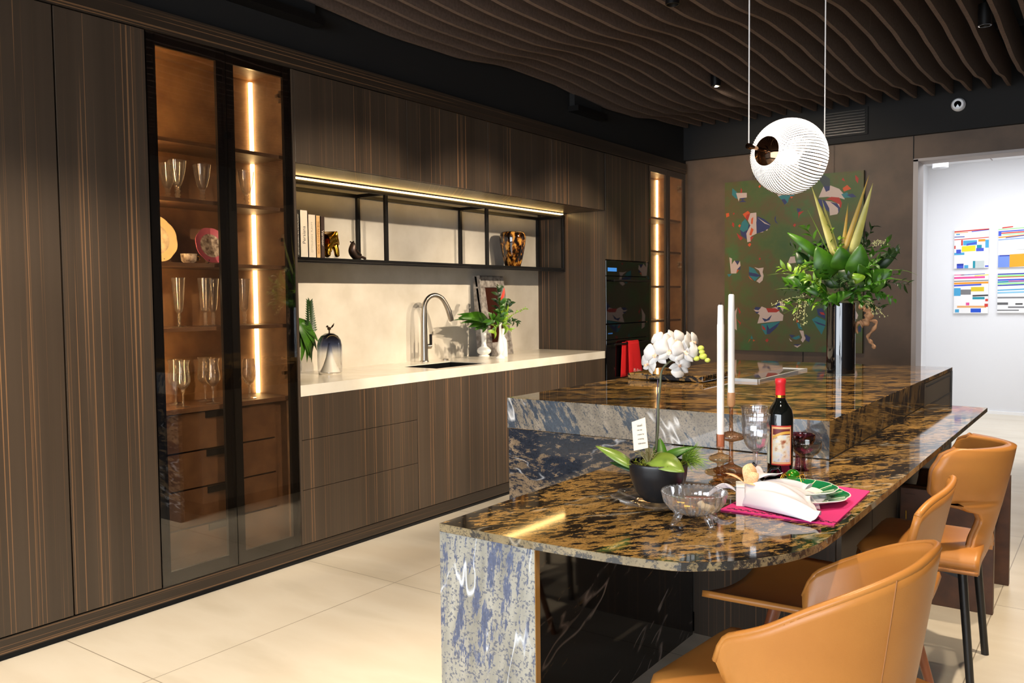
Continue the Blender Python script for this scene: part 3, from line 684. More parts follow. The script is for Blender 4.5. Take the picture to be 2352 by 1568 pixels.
# card on a clear pick
b = B(); A, Bq, C_, D = L(1451, 969, -.05), L(1482, 958, -.05), L(1489, 1028, -.05), L(1456, 1035, -.05)
n_ = (Bq - A).cross(D - A).normalized() * .0006
b.face([A, Bq, C_, D]); obj('card', b, mat('cream_card', (226, 212, 190), .6), t, solid=.001)
obj('card_pick', B().tube([L(1470, 1062, -.045), L(1470, 1010, -.048)], .0013, 6), M_clear, t)
for k, (s_, wd) in enumerate((('Casual', .0085), ('table top', .0055), ('decoration by', .0055), ('Entertaining', .0055), ('& Celebration', .0065))):
    xa = (Bq - A).normalized(); ya = (A - D).normalized(); fwn = xa.cross(ya).normalized()
    p = A + (D - A) * (.2 + .155 * k) + (Bq - A) * .5 + fwn * .0014
    text('card_lettering', s_, wd, mat('ink', (50, 45, 45), .7), t, frame(p + Vector(t.location), xa, ya), .0001)
# crystal tray under the pot
t2 = thing('glass_tray', 'clear crystal tray with wavy rim under the black orchid pot', 'tray', (OP.x, OP.y, ZB))
b = B(); prof = [(0, .008), (.06, .008), (.085, .011), (.104, .017), (.122, .024), (.124, .028), (.120, .027), (.102, .020), (.08, .0145), (.06, .0125), (0, .0125)]
b.lathe(prof, 96, rib=lambda k: .05 * math.sin(k * 2 * PI / 96 * 9)); obj('plate', b, M_clear, t2, smooth=60)
for k in range(3):
    a = k * 2.094 + 3.6; obj('foot', B().ball((.085 * math.cos(a), .085 * math.sin(a), .0065), .0065), M_clear, t2, smooth=True)
# ---- footed crystal bowl of sweets
t = thing('crystal_bowl', 'footed cut crystal bowl holding wrapped sweets beside the orchid', 'bowl', (2.556, 1.966, ZB))
b = B(); prof = [(0, .024), (.03, .025), (.058, .036), (.074, .056), (.079, .078), (.080, .080), (.0765, .080), (.0745, .076), (.070, .057), (.055, .040), (.03, .030), (0, .029)]
b.lathe(prof, 120, rib=lambda k: (.035 * (1 if k % 6 < 3 else -1))); obj('bowl', b, glassmat('cut_crystal', (.97, .97, .99), .22, power=1.5, caustic_white=.06), t, smooth=20)
b = B()
for k in range(44):
    a = 2 * PI * k / 44; b.ball((.078 * math.cos(a), .078 * math.sin(a), .081), .0042, nu=8, nv=5)
obj('beaded_rim', b, M_clear, t, smooth=True)
for k in range(4):
    a = PI / 4 + k * PI / 2 + .3; c = (.048 * math.cos(a), .048 * math.sin(a))
    obj('foot', B().tube([(c[0] * 1.0, c[1] * 1.0, .032), (c[0] * 1.15, c[1] * 1.15, .018), (c[0] * 1.35, c[1] * 1.35, .007), (c[0] * 1.4, c[1] * 1.4, .001)], [.011, .010, .007, .009], 10), M_clear, t, smooth=True)
cols = [M_gold, M_gold, mat('sweet_wrap_brown', (92, 40, 30), .3), mat('sweet_wrap_cream', (226, 208, 170), .4), M_gold]
lbs = ['gold wrapped sweet at the left inside the crystal bowl', 'gold wrapped sweet at the back of the crystal bowl', 'brown wrapped chocolate stick lying across the crystal bowl', 'cream wrapped sweet at the right inside the crystal bowl', 'gold wrapped sweet in the middle of the crystal bowl']
for i, (dx, dy) in enumerate(((-.036, .008), (-.01, .03), (.012, .006), (.034, -.008), (-.008, -.020))):
    b = B()
    if i == 2: b.tube([(-.036, 0, 0), (.036, .004, 0)], .007, 10)
    else:
        b.tube([(-.022, 0, 0), (-.013, .001, 0), (-.010, 0, 0), (.010, 0, 0), (.013, 0, 0), (.022, -.002, .002)], [.011, .003, .009, .009, .003, .011], 10)
    o = obj('wrapped_sweet', b, cols[i], smooth=40); o.location = (2.556 + dx, 1.966 + dy, ZB + .043 + (.018 if i == 2 else 0) + (.004 if i in (0, 3) else 0)); o.rotation_euler = (0, 0, i * .9 if i != 2 else .4)
    tag(o, lbs[i], 'sweet', 'sweets in the crystal bowl')
# ---- candlesticks
def bulbs(parts): return parts
t = thing('candlestick', 'low amber and rose glass candlestick with stacked discs, nearer the camera', 'candlestick', (2.433, 2.44, ZB), 'glass candlesticks')
obj('glass_base', B().lathe(sm([(0, 0), (.030, 0), (.034, .004), (.020, .012), (.012, .016), (.014, .020), (.036, .026), (.044, .029), (.047, .034), (.044, .039), (.036, .042), (.014, .048), (.010, .054), (.013, .062), (.026, .067), (.033, .071), (.035, .076), (.033, .081), (.026, .085), (.012, .090), (.007, .096), (.007, .104)]), 44), M_amber, t, smooth=50)
obj('candle_cup', B().lathe([(0, .100), (.010, .102), (.0125, .112), (.0125, .150), (.0115, .150), (.0113, .113), (0, .11)], 32), M_rose, t, smooth=50)
t = thing('candlestick', 'tall brown glass candlestick with two wide discs, behind the low one', 'candlestick', (2.414, 2.575, ZB), 'glass candlesticks')
obj('glass_base', B().lathe(sm([(0, 0), (.040, 0), (.048, .005), (.056, .012), (.050, .020), (.018, .032), (.008, .040), (.0065, .06), (.0065, .100), (.010, .106), (.030, .112), (.039, .116), (.042, .122), (.039, .128), (.030, .132), (.012, .138), (.0065, .142), (.006, .19), (.0065, .214), (.008, .218)]), 44), M_brown, t, smooth=50)
obj('candle_cup', B().lathe([(0, .214), (.009, .217), (.0125, .226), (.0125, .262), (.0113, .262), (.011, .228), (0, .225)], 32), mat('tan_cup', (190, 140, 96), .3), t, smooth=50)
for lb, x, y, z0, h, r in (('white tapered candle in the low amber candlestick', 2.433, 2.44, ZB + .112, .428, .0106), ('white tapered candle in the tall brown candlestick', 2.414, 2.575, ZB + .228, .344, .0106)):
    o = thing('taper_candle', lb, 'candle', (x, y, z0), 'white candles in the glass candlesticks')
    pf = [(0, 0), (r, .001), (r, h * .8), (r * .86, h * .99), (r * .6, h), (0, h)]
    if z0 < ZB + .2: pf = [(0, 0), (r, .001), (r * 1.0, h * .86), (r * .92, h * .865), (r * .8, h * .99), (r * .6, h), (0, h)]
    obj('wax', B().lathe(pf, 24), M_wax, o, smooth=45); obj('wick', B().tube([(0, 0, h - .002), (.001, 0, h + .008)], .0007, 6), M_dark, o)
# ---- wine glasses
def stemware(name, label, cat, loc, prof, m, rim=None, group=None, n=36, rib=None):
    t = thing(name, label, cat, loc, group)
    obj('bowl', B().lathe(sm(prof[0], 3), n, rib=rib), m, t, smooth=50)
    obj('stem', B().lathe(sm(prof[1], 3), 20), m, t, smooth=50)
    obj('foot', B().lathe(prof[2], n), m, t, smooth=50)
    if rim: obj('rim', B().lathe([(rim[0], rim[1]), (rim[0] + .0009, rim[1] + .0006), (rim[0], rim[1] + .0013), (rim[0] - .0009, rim[1] + .0006)], n), M_goldrim, t)
    return t
wp = [[(.004, .096), (.016, .102), (.031, .118), (.0385, .145), (.040, .165), (.0385, .185), (.042, .208), (.0408, .208), (.0372, .185), (.0385, .165), (.037, .146), (.030, .121), (.015, .1055), (0, .102)],
      [(.009, .004), (.005, .010), (.0042, .03), (.0042, .07), (.006, .09), (.010, .099)], [(0, 0), (.034, 0), (.035, .0015), (.02, .004), (.006, .008), (0, .009)]]
g = stemware('wine_glass', 'gold-rimmed fluted wine glass nearest the camera, left of the wine bottle', 'wine glass', (2.525, 2.49, ZB), wp, glassmat('goblet_crystal', (.97, .97, .98), .14, power=1.8, caustic_white=.02), (.0415, .2075), 'gold-rimmed glasses beside the bottle', 60, lambda k: .012 * (1 if k % 4 < 2 else -1))
dup(g, (2.455, 2.668, ZB), 'gold-rimmed fluted wine glass behind and left of the other one, by the candles')
cp = [[(.012, .072), (.030, .078), (.044, .095), (.047, .115), (.046, .118), (.0445, .115), (.042, .096), (.029, .081), (0, .076)],
      [(.022, .004), (.018, .012), (.016, .03), (.016, .055), (.019, .068), (.024, .075)], [(0, 0), (.027, 0), (.028, .002), (.022, .005), (0, .006)]]
g = stemware('coupe_glass', 'smoked grey coupe glass with thick stem in front of the dark stone', 'glass', (2.632, 2.63, ZB), cp, glassmat('pale_smoke', (.80, .80, .78), .06), None, 'coupe glasses right of the bottle')
g = stemware('coupe_glass', 'purple tinted coupe glass behind the smoked one', 'glass', (2.575, 2.76, ZB), cp, M_wine, None, 'coupe glasses right of the bottle')
# ---- wine bottle in a black curled stand
t = thing('wine_bottle', 'red-capped wine bottle with pictorial red-bordered label', 'bottle', (2.575, 2.56, ZB + .008))
obj('glass', B().lathe([(0, 0), (.034, 0), (.0375, .004), (.0375, .195), (.034, .213), (.020, .235), (.0150, .245), (.0140, .255), (.0140, .292), (0, .292)], 44), mat('bottle_glass', (10, 12, 10), .04, spec=.8), t, smooth=45)
obj('capsule', B().lathe([(.0146, .246), (.0146, .290), (.0160, .292), (.0160, .304), (.0145, .3065), (0, .3065)], 32), mat('red_capsule', (205, 36, 44), .35), t, smooth=45)
obj('crown_band', B().lathe([(.0148, .250), (.0148, .257)], 32), M_gold, t)
def lab(r, a0, a1, z0, z1): return lambda u, v: (r * math.cos(a0 + (a1 - a0) * u), r * math.sin(a0 + (a1 - a0) * u), z0 + (z1 - z0) * v)
ac = math.atan2(-2.56, 3.4155 - 2.575) + .22; l1 = obj('front_label', B().grid(lab(.0379, ac - .95, ac + .75, .048, .168), 24, 1), mat('label_red', (170, 44, 36), .5), t, smooth=True)
obj('label_dots', B().grid(lab(.0381, ac - .90, ac + .70, .052, .164), 24, 1), mat('label_cream', (214, 170, 120), .5), l1, smooth=True)
m_, nt, p_ = newmat('label_picture'); tc = N(nt, 'ShaderNodeTexCoord'); nn = N(nt, 'ShaderNodeTexVoronoi', Scale=90.0); nt.links.new(tc.outputs['Object'], nn.inputs['Vector'])
n2 = N(nt, 'ShaderNodeTexNoise', Scale=45.0, Detail=4.0); nt.links.new(tc.outputs['Object'], n2.inputs['Vector'])
c_ = ramp(nt, n2.outputs['Fac'], [(.25, s2l((70, 90, 130))), (.42, s2l((196, 204, 206))), (.55, s2l((206, 198, 170))), (.66, s2l((150, 84, 52))), (.8, s2l((60, 40, 38)))])
nt.links.new(c_, p_.inputs['Base Color'])
obj('label_picture', B().grid(lab(.0383, ac - .80, ac + .60, .058, .150), 24, 1), m_, l1, smooth=True)
obj('label_header', B().grid(lab(.0384, ac - .80, ac + .60, .140, .158), 24, 1), mat('label_maroon', (100, 36, 40), .5), l1, smooth=True)
obj('label_ribbon', B().grid(lambda u, v: lab(.0386, ac - .80, ac + .60, 0, 1)(u, 0)[:2] + (.128 + .014 * u + .006 * math.sin(u * 3) + .008 * v,), 20, 1), mat('label_gold', (206, 160, 70), .4), l1, smooth=True)
obj('back_label', B().grid(lab(.0379, ac - 1.9, ac - 1.15, .050, .165), 16, 1), mat('label_pale', (206, 210, 190), .5), t, smooth=True)
b = B(); c0 = Vector((2.575, 2.56, ZB))
b.lathe([(.041, .001), (.046, .001), (.046, .014), (.041, .014)], 40)
b.tube([(-.046, -.02, .006), (-.056, -.035, .02), (-.064, -.04, .05), (-.070, -.042, .058)], [.007, .008, .006, .003], 10); b.tube([(-.03, -.036, .006), (-.02, -.05, .02), (-.006, -.052, .045), (.012, -.048, .05), (.022, -.046, .03)], [.006, .009, .008, .006, .003], 10)
o = obj('bottle_stand', b, mat('black_enamel', (10, 10, 10), .08), smooth=45); o.location = c0; tag(o, 'glossy black curled coaster stand around the foot of the wine bottle', 'bottle stand')
# ---- placemat, plates, napkin
b = B(); P4 = [atz(1655, 1172, ZB), atz(1916, 1208, ZB), atz(1998, 1130, ZB), atz(1800, 1100, ZB)]
b.prism([(p.x, p.y) for p in P4], ZB + .0005, ZB + .004)
o = obj('placemat', b, M_magenta); tag(o, 'magenta felt placemat with pierced border under the plates', 'placemat')
b = B(); ex = (P4[1] - P4[0]).normalized(); ey = Vector((-ex.y, ex.x, 0))
for k in range(15):
    p = P4[0] + ex * (.012 + k * .0185) + ey * .012
    b.prism([((p + ex * a + ey * c).x, (p + ex * a + ey * c).y) for a, c in ((0, 0), (.010, 0), (.010, .006), (0, .006))], ZB + .004, ZB + .0044)
    p += ex * .009 + ey * .008
    b.prism([((p + ex * a + ey * c).x, (p + ex * a + ey * c).y) for a, c in ((0, 0), (.010, 0), (.010, .006), (0, .006))], ZB + .004, ZB + .0044)
obj('pierced_border', b, mat('mat_hole', (60, 16, 40), .9), o)
M_green = mat('green_glaze', (22, 112, 66), .15, coat=.5); M_creamrim = mat('cream_vein', (226, 224, 190), .3)
pc = Vector((2.712, 2.345, 0))
for i, (R_, z, lb) in enumerate(((.118, .005, 'large green cabbage-leaf plate at the bottom of the plate stack'), (.098, .020, 'smaller green leaf plate on top of the plate stack'))):
    t = thing('leaf_plate', lb, 'plate', (pc.x - .012 * i, pc.y + .006 * i, ZB + z), 'green leaf plates on the placemat')
    lob = lambda k, n=96: .045 * abs(math.sin(k * PI / n * 9)) - .02
    obj('plate', B().lathe([(0, 0), (R_ * .55, 0), (R_ * .62, .004), (R_ * .96, .0165), (R_, .019), (R_ * .99, .021), (R_ * .6, .0085), (0, .006)], 96, rib=lob), [M_whitec], t, smooth=50)
    obj('glazed_rim', B().lathe([(R_ * .55, .0078), (R_ * .62, .0092), (R_ * .97, .0208)], 96, rib=lob), M_green, t, smooth=50)
    b = B()
    for k in range(9):
        a = k * 2 * PI / 9; b.tube([(R_ * .55 * math.cos(a), R_ * .55 * math.sin(a), .0088), (R_ * .92 * math.cos(a), R_ * .92 * math.sin(a), .0208)], .0011, 6)
    obj('rim_vein', b, M_creamrim, t)
# jewelled green beetle on the plates
t = thing('beetle_ornament', 'small green and gold beetle ornament sitting on the green plates', 'ornament', (2.672, 2.375, ZB + .050))
obj('shell', B().ball((0, 0, .014), .017, sc=(1.1, 1.25, .9)), mat('green_enamel', (40, 120, 20), .12, .4), t, smooth=True)
for k in range(3): obj('jewel', B().ball((-.004 + .006 * k, -.017 + .003 * k, .016 + .004 * (k % 2)), .0045), M_gold, t, smooth=True)
for k in range(6):
    s_ = -1 if k < 3 else 1; y = -.012 + .012 * (k % 3); obj('leg', B().tube([(s_ * .012, y, .012), (s_ * .024, y * 1.4, .016), (s_ * .030, y * 1.7, .0)], .0012, 6), M_gold, t)
# napkin: pinched by a ring, fanning out to the right
b = B(); A = atz(1700, 1160, ZB) + Vector((0, 0, .03)); E = atz(1830, 1145, ZB)
ax = Vector((.93, .37, 0)).normalized(); sd = Vector((-ax.y, ax.x, 0))
def fan(a0, a1, L0, z0, z1, pl, amp, ph, corner):
    """one fold of cloth fanning out from the ring between two angles"""
    def f(u, v):
        th = a0 + (a1 - a0) * v; d = ax * math.cos(th) + sd * math.sin(th)
        L_ = L0 * (1 + corner * math.cos((v - .5) * PI * 2.0) ** 2 * .0 + corner * abs(v - .5) * 1.2)
        s = u; h = z0 + (z1 - z0) * s ** 1.3 + .034 * math.sin(PI * min(1, s * 1.05)) * (1 - abs(v - .5))
        h += amp * (.25 + s) * math.sin(v * pl * PI + ph + 1.2 * s) + .4 * amp * s * math.sin(v * pl * 2.3 * PI + 2 * s)
        p = A + d * (s * L_) + sd * ((v - .5) * .030); p.z = max(ZB + .0065, ZB + h); return p
    return f
def tent(a0, a1, L0, H, pl, amp, ph, tip):
    """cloth body standing up like a pleated tent: both long edges lie low, the ridge is high near the ring"""
    def f(u, v):
        th = a0 + (a1 - a0) * v; d = ax * math.cos(th) + sd * math.sin(th); s = u
        L_ = L0 * (1 + .10 * math.sin(v * 9 + ph) + .12 * abs(v - .5)); rdg = math.sin(PI * v) ** .55
        h = .006 + (.022 + (H - .022) * math.sin(PI * min(1, .12 + s * .95)) ** .8) * rdg + tip * s * s * rdg
        h += amp * (.2 + s) * math.sin(v * pl * PI + ph) * rdg + .5 * amp * s * math.sin(v * pl * 2.1 * PI + 3 * s)
        p = A + d * (s * L_) + sd * ((v - .5) * .046); p.z = max(ZB + .0065, ZB + h); return p
    return f
b.grid(tent(-.72, .30, .20, .062, 5, .010, .4, .0), 40, 80)
b.grid(tent(-.05, .40, .175, .056, 3, .007, 1.9, .020), 34, 44)
b.grid(fan(.25, 1.15, .095, .040, .078, 2.0, .008, .2, .35), 20, 30)
b.grid(fan(PI - .5, PI + .25, .085, .030, .020, 2.6, .006, .8, .15), 16, 24)
o = obj('napkin', b, M_napkin, smooth=True, solid=.0010); tag(o, 'white linen napkin fanned out over the placemat and plates', 'napkin')
b = B(); c = A; R = Matrix.Rotation(math.atan2(ax.y, ax.x), 3, 'Z')
t = thing('napkin_ring', 'white square napkin ring with a beige butterfly', 'napkin ring', (A.x, A.y, ZB))
for q in ((-.011, .011, -.028, -.020, .004, .056), (-.011, .011, .020, .028, .004, .056), (-.011, .011, -.028, .028, .052, .060)):
    b.box(*q)
for v_ in b.bm.verts: v_.co = R @ v_.co
obj('ring', b, M_whitec, t, bev=.001)
bf = Vector((.012, .0, .062))
M_bf = mat('beige_butterfly', (226, 168, 118), .6, noise=((240, 200, 150), 300))
up_ = Vector((.5, -.6, .3))
w1 = B().leaf(bf, bf + Vector((.012, .020, .052)), .040, up=up_, shape=3, n=10); w1.leaf(bf, bf + Vector((.034, .012, .028)), .030, up=up_, shape=3, n=10)
obj('upper_wing', w1, M_bf, t, smooth=True, solid=.0012)
w2 = B().leaf(bf, bf + Vector((-.052, -.004, .022)), .012, up=(0, -.2, 1), shape=3, n=10); w2.leaf(bf, bf + Vector((.036, .0, -.002)), .016, up=(0, -.5, 1), shape=3)
obj('lower_wing', w2, M_bf, t, smooth=True, solid=.0012)

# ================================================================ things on the raised island (z = .92)
ZI = .92
# thick stone board
P = [atz(1440, 868, ZI), atz(1612, 880, ZI), atz(1640, 866, ZI), atz(1500, 852, ZI)]
x0, x1, y0, y1 = 1.30, 1.72, 3.98, 4.40
o = obj('stone_board', B().box(x0, x1, y0, y1, ZI + .004, ZI + .034), [M_top], bev=.003); tag(o, 'thick dark stone serving board on the island near the ovens', 'serving board')
for k, (x, y) in enumerate(((x0 + .04, y0 + .04), (x1 - .04, y0 + .04), (x0 + .04, y1 - .04), (x1 - .04, y1 - .04))): obj('foot', B().box(x - .01, x + .01, y - .01, y + .01, ZI, ZI + .004), M_dark, o)
# clear acrylic book stand
t = thing('acrylic_stand', 'clear acrylic tray with pale edges lying on the island before the vase', 'acrylic tray', (1.86, 4.55, ZI))
obj('sheet', B().box(1.80, 1.93, 4.17, 4.96, ZI + .002, ZI + .006), M_clear, t, True)
obj('edge', B().box(1.80, 1.935, 4.155, 4.17, ZI, ZI + .014), mat('frosted_edge', (200, 205, 208), .3), t, True)
obj('edge', B().box(1.93, 1.942, 4.17, 4.96, ZI, ZI + .012), mat('frosted_edge2', (188, 190, 190), .3), t, True)
obj('edge', B().box(1.80, 1.93, 4.96, 4.97, ZI, ZI + .010), mat('frosted_edge3', (190, 190, 190), .3), t, True)
# black cylinder vase with foliage
VX, VY = 2.184, 4.74
t = thing('cylinder_vase', 'tall glossy black cylinder vase on a clear base on the island', 'vase', (VX, VY, ZI))
obj('clear_base', B().lathe([(0, 0), (.074, 0), (.074, .012), (0, .012)], 48), M_clear, t, smooth=45)
obj('body', B().lathe([(0, .012), (.073, .012), (.073, .388), (.069, .388), (.069, .02), (0, .02)], 56), mat('black_gloss_vase', (8, 8, 10), .03, spec=.9), t, smooth=45)
f = thing('foliage_arrangement', 'large green foliage arrangement standing in the black cylinder vase', 'flower arrangement', (VX, VY, ZI + .39))
VO = Vector((VX, VY, ZI + .30))
def V(px, py, dy=0): return aty(px, py, VY + dy) - Vector(f.location)
core = V(1928, 690)
for p0, p1, wd, dy, m in (((1918, 590), (1864, 428), .042, -.03, M_sword), ((1922, 590), (1888, 458), .032, .02, M_sword), ((1936, 572), (1948, 466), .022, .03, M_swordo), ((1940, 575), (1996, 402), .030, .04, M_swordo), ((1956, 585), (2005, 420), .048, -.02, M_sword)):
    obj('sword_leaf', B().leaf(V(*p0, 0), V(*p1, dy), wd, up=(.4, -.9, .2), bend=.02, fold=.25, shape=2, n=12), m, f, smooth=True, solid=.001)
# big rounded leaves
big = [((1905, 640), (1875, 566), .13, -.10, M_leaf), ((1935, 620), (1930, 566), .12, -.08, M_leaf), ((1965, 640), (1978, 560), .12, -.08, M_leaf), ((1880, 590), (1808, 534), .055, -.05, M_leaf), ((1850, 610), (1828, 578), .07, 0, M_leafd), ((2010, 620), (2068, 568), .07, .04, M_leafd), ((1990, 660), (2050, 620), .12, -.05, M_leaf), ((1860, 650), (1800, 640), .09, -.06, M_leaf), ((1915, 690), (1960, 672), .06, -.12, M_leaf), ((1930, 692), (1900, 684), .07, -.13, M_leaf), ((1985, 640), (1972, 606), .07, -.11, M_leaf), ((1900, 670), (1850, 665), .08, -.1, M_leaf), ((1950, 660), (1990, 650), .09, 0, M_leafd), ((1930, 660), (1900, 610), .13, .05, M_leafd), ((1950, 650), (1960, 600), .13, .06, M_leafd), ((1990, 650), (2040, 655), .09, .03, M_leafd)]
for p0, p1, wd, dy, m in big: obj('broad_leaf', B().leaf(V(*p0, dy * .4), V(*p1, dy), wd, up=(.3, -.9, .3), bend=.12, fold=.15, shape=1, n=12), m, f, smooth=True, solid=.001)
obj('anthurium', B().leaf(V(1972, 628, -.13), V(1966, 652, -.14), .075, up=(.2, -1, .2), bend=.2, fold=.3, shape=1, n=10), M_leafl, f, smooth=True, solid=.001)
# leafy sprigs
def sprig(p0, p1, dy, m, nl, ll, wd, sag=0.0, seed=0):
    rnd = random.Random(seed); b = B(); a = V(*p0, dy * .2); c = V(*p1, dy); mid = (a + c) / 2 + Vector((0, 0, .04 + sag))
    pts = [a * (1 - s) ** 2 + mid * 2 * s * (1 - s) + c * s * s for s in [k / 10 for k in range(11)]]
    b.tube(pts, [.0022 - .0015 * k / 10 for k in range(11)], 5)
    for k in range(nl):
        s = .18 + .8 * k / nl; i = min(9, int(s * 10)); p = pts[i].lerp(pts[i + 1], s * 10 - i); d = (pts[i + 1] - pts[i]).normalized()
        sd_ = Vector((rnd.uniform(-1, 1), rnd.uniform(-1, 1), rnd.uniform(-.6, 1))); sd_ = (sd_ - d * sd_.dot(d)).normalized()
        q = p + (d * rnd.uniform(.3, .8) + sd_ * (.8 if k % 2 else -.8)).normalized() * ll * rnd.uniform(.7, 1.2)
        b.leaf(p, q, wd * rnd.uniform(.8, 1.2), up=(rnd.uniform(-.5, .5), -.7, 1), bend=.1, fold=.2, n=5)
    obj('leafy_sprig', b, m, f, smooth=True)
SP = [((1915, 680), (1782, 612), -.05, M_leafl, 16, .055, .020), ((1912, 680), (1800, 655), -.1, M_leaf, 18, .06, .022), ((1905, 660), (1812, 560), .03, M_leaf, 16, .05, .018), ((1915, 640), (1845, 514), .05, M_leaf, 12, .055, .022), ((1925, 640), (1900, 512), .0, M_leafl, 14, .04, .018), ((1925, 610), (1930, 545), -.03, M_leafl, 10, .04, .018),
      ((1960, 620), (2010, 516), .08, M_leafd, 20, .04, .012), ((1965, 640), (2050, 548), .05, M_leaf, 16, .05, .018), ((1970, 650), (2066, 575), -.02, M_leafd, 18, .055, .02), ((1975, 660), (2090, 655), .0, M_leafd, 18, .05, .018), ((1975, 670), (2060, 690), -.06, M_leaf, 16, .05, .018), ((1930, 690), (1880, 705), -.14, M_leaf, 12, .05, .022), ((1915, 690), (1800, 700), -.06, M_leaf, 14, .05, .018),
      ((1940, 690), (1990, 700), -.14, M_leaf, 12, .05, .020), ((1960, 690), (2030, 715), -.08, M_leafd, 14, .045, .016), ((1920, 660), (1860, 600), -.12, M_leaf, 16, .055, .022), ((1950, 660), (2020, 600), -.12, M_leaf, 16, .055, .02), ((1905, 680), (1850, 640), -.16, M_leafl, 16, .05, .018), ((1930, 670), (1990, 690), -.18, M_leaf, 16, .05, .02), ((1930, 680), (1925, 640), -.16, M_leafd, 14, .05, .022), ((1940, 650), (1880, 560), .1, M_leafd, 18, .05, .02), ((1940, 650), (2000, 560), .12, M_leafd, 18, .05, .02), ((1930, 690), (1800, 720), -.04, M_leafl, 9, .08, .018), ((1945, 690), (2075, 625), -.04, M_leaf, 16, .05, .02), ((1900, 690), (1790, 668), -.02, M_leafd, 16, .045, .016), ((1945, 690), (2040, 640), -.12, M_leaf, 18, .05, .02), ((1925, 690), (1850, 690), -.16, M_leaf, 14, .05, .02), ((1900, 640), (1830, 610), -.1, M_leafl, 14, .05, .018), ((1940, 680), (1955, 640), -.17, M_leafd, 16, .045, .02)]
for i, a in enumerate(SP): sprig(*a, seed=i)
# arching grass blades
for p0, p1, dy, top in (((1915, 680), (1762, 632), -.02, .10), ((1912, 690), (1778, 665), -.06, .06), ((1960, 680), (2098, 650), .0, .10), ((1920, 620), (1855, 482), .03, .02), ((1965, 670), (2108, 632), .05, .13)):
    a = V(*p0); c = V(*p1, dy); mid = (a + c) / 2 + Vector((0, 0, top))
    obj('grass_blade', B().tube([a * (1 - s) ** 2 + mid * 2 * s * (1 - s) + c * s * s for s in [k / 12 for k in range(13)]], [.002] * 9 + [.0015, .001, .0007, .0003], 5), M_leafl, f, smooth=True)
# hanging pale berry sprays
for j, (p0, p1, dy) in enumerate((((1850, 690), (1896 - 50, 748), -.08), ((1850, 680), (1775, 700), -.06), ((1838, 690), (1828, 735), -.07), ((1990, 690), (2034, 728), -.06), ((1985, 690), (2012, 722), -.07), ((2000, 560), (2035, 555), .03))):
    b = B(); rnd = random.Random(50 + j); a = V(*p0, dy); c = V(*p1, dy)
    b.tube([a, (a + c) / 2 + Vector((0, 0, .012)), c], .0009, 4)
    for k in range(34):
        s = rnd.random(); p = a.lerp(c, s) + Vector((rnd.uniform(-.016, .016), rnd.uniform(-.016, .016), rnd.uniform(-.016, .016))); b.ball(p, rnd.uniform(.0018, .0036), nu=6, nv=4, sc=(.8, .8, 1.4))
    o = obj('berry_spray', b, M_berry, f, smooth=True)
# gnarled driftwood hanging on the right of the vase
b = B()
def D(px, py, dy=.03): return aty(px, py, VY + dy)
b.tube(smoothpts([D(1975, 700), D(1990, 706), D(1996, 722), D(1990, 738), D(1978, 744)], 5), [.02 + .006 * math.sin(k * 1.3) for k in range(21)], 9)
b.tube(smoothpts([D(1985, 738), D(2000, 736), D(2012, 740), D(2009, 752), D(1998, 766), D(1993, 775), D(2000, 785), D(2006, 793), D(2008, 801)], 5), [.0085 + .003 * math.sin(k * .9) for k in range(41)], 8)
b.tube(smoothpts([D(1980, 738), D(1970, 742), D(1966, 752), D(1970, 766)], 5), [.010, .012, .010, .009, .011, .010, .009, .009, .009, .008, .008, .008, .007, .006, .005, .004], 8)
b.tube(smoothpts([D(1994, 706), D(2004, 700), D(2010, 706), D(2006, 714)], 4), .007, 8)
o = obj('driftwood', b, mat('driftwood', (186, 140, 100), .7, noise=((138, 100, 70), 40), bump=.5, bscale=90), smooth=True); tag(o, 'pale gnarled driftwood branch hanging from the foliage beside the vase', 'driftwood')
# ================================================================ things in the niche
ZC = .918; ZS = 1.600
# books on the shelf
bk = [(682, 690.5, 482, (44, 40, 34), 'ARCHITECTURE IN THE TWENTIETH CENTURY', (235, 228, 215), -1, .010, 'dark tall book with white lettering at the left end of the shelf'),
      (690.5, 709, 483, (242, 232, 216), 'Persiana', (60, 56, 50), 1, .018, 'tall cream book with black title beside the dark one'),
      (709, 727, 493, (236, 224, 206), 'OTTOLENGHI  PLENTY', (170, 160, 140), 1, .010, 'wide off-white book in the middle of the row'),
      (727, 737.5, 495, (226, 184, 128), 'THE FASHION BOOK', (170, 110, 50), -1, .012, 'tan book with brown capital letters'),
      (737.5, 747, 497, (66, 50, 44), 'Vermeer', (232, 220, 205), -1, .015, 'dark brown book at the right end of the row')]
for x0, x1, ty, col, s_, tcol, dr, ts, lb in bk:
    xs = -.42; a = atx(x0, 595, xs).y; c = atx(x1, 595, xs).y; h = atx((x0 + x1) / 2, ty, xs).z
    t = thing('book', lb, 'book', (-.52, (a + c) / 2, ZS), 'books standing on the niche shelf')
    mt = mat('book_cover', col, .55)
    obj('cover', B().box(-.60, xs, a + .0008, a + .004, ZS + .001, h).box(-.60, xs, c - .004, c - .0008, ZS + .001, h).box(xs - .004, xs, a + .0008, c - .0008, ZS + .001, h), mt, t, True)
    obj('pages', B().box(-.595, xs - .004, a + .004, c - .004, ZS + .004, h - .004), mat('pages', (232, 222, 200), .8), t, True)
    text('spine_title', s_, ts * (1.7 if len(s_) < 20 else 1.1), mat('title_ink', tcol, .6), t, frame((xs + .0006, (a + c) / 2, ZS + (h - ZS) * .48), (0, 0, dr), (0, -dr, 0)))
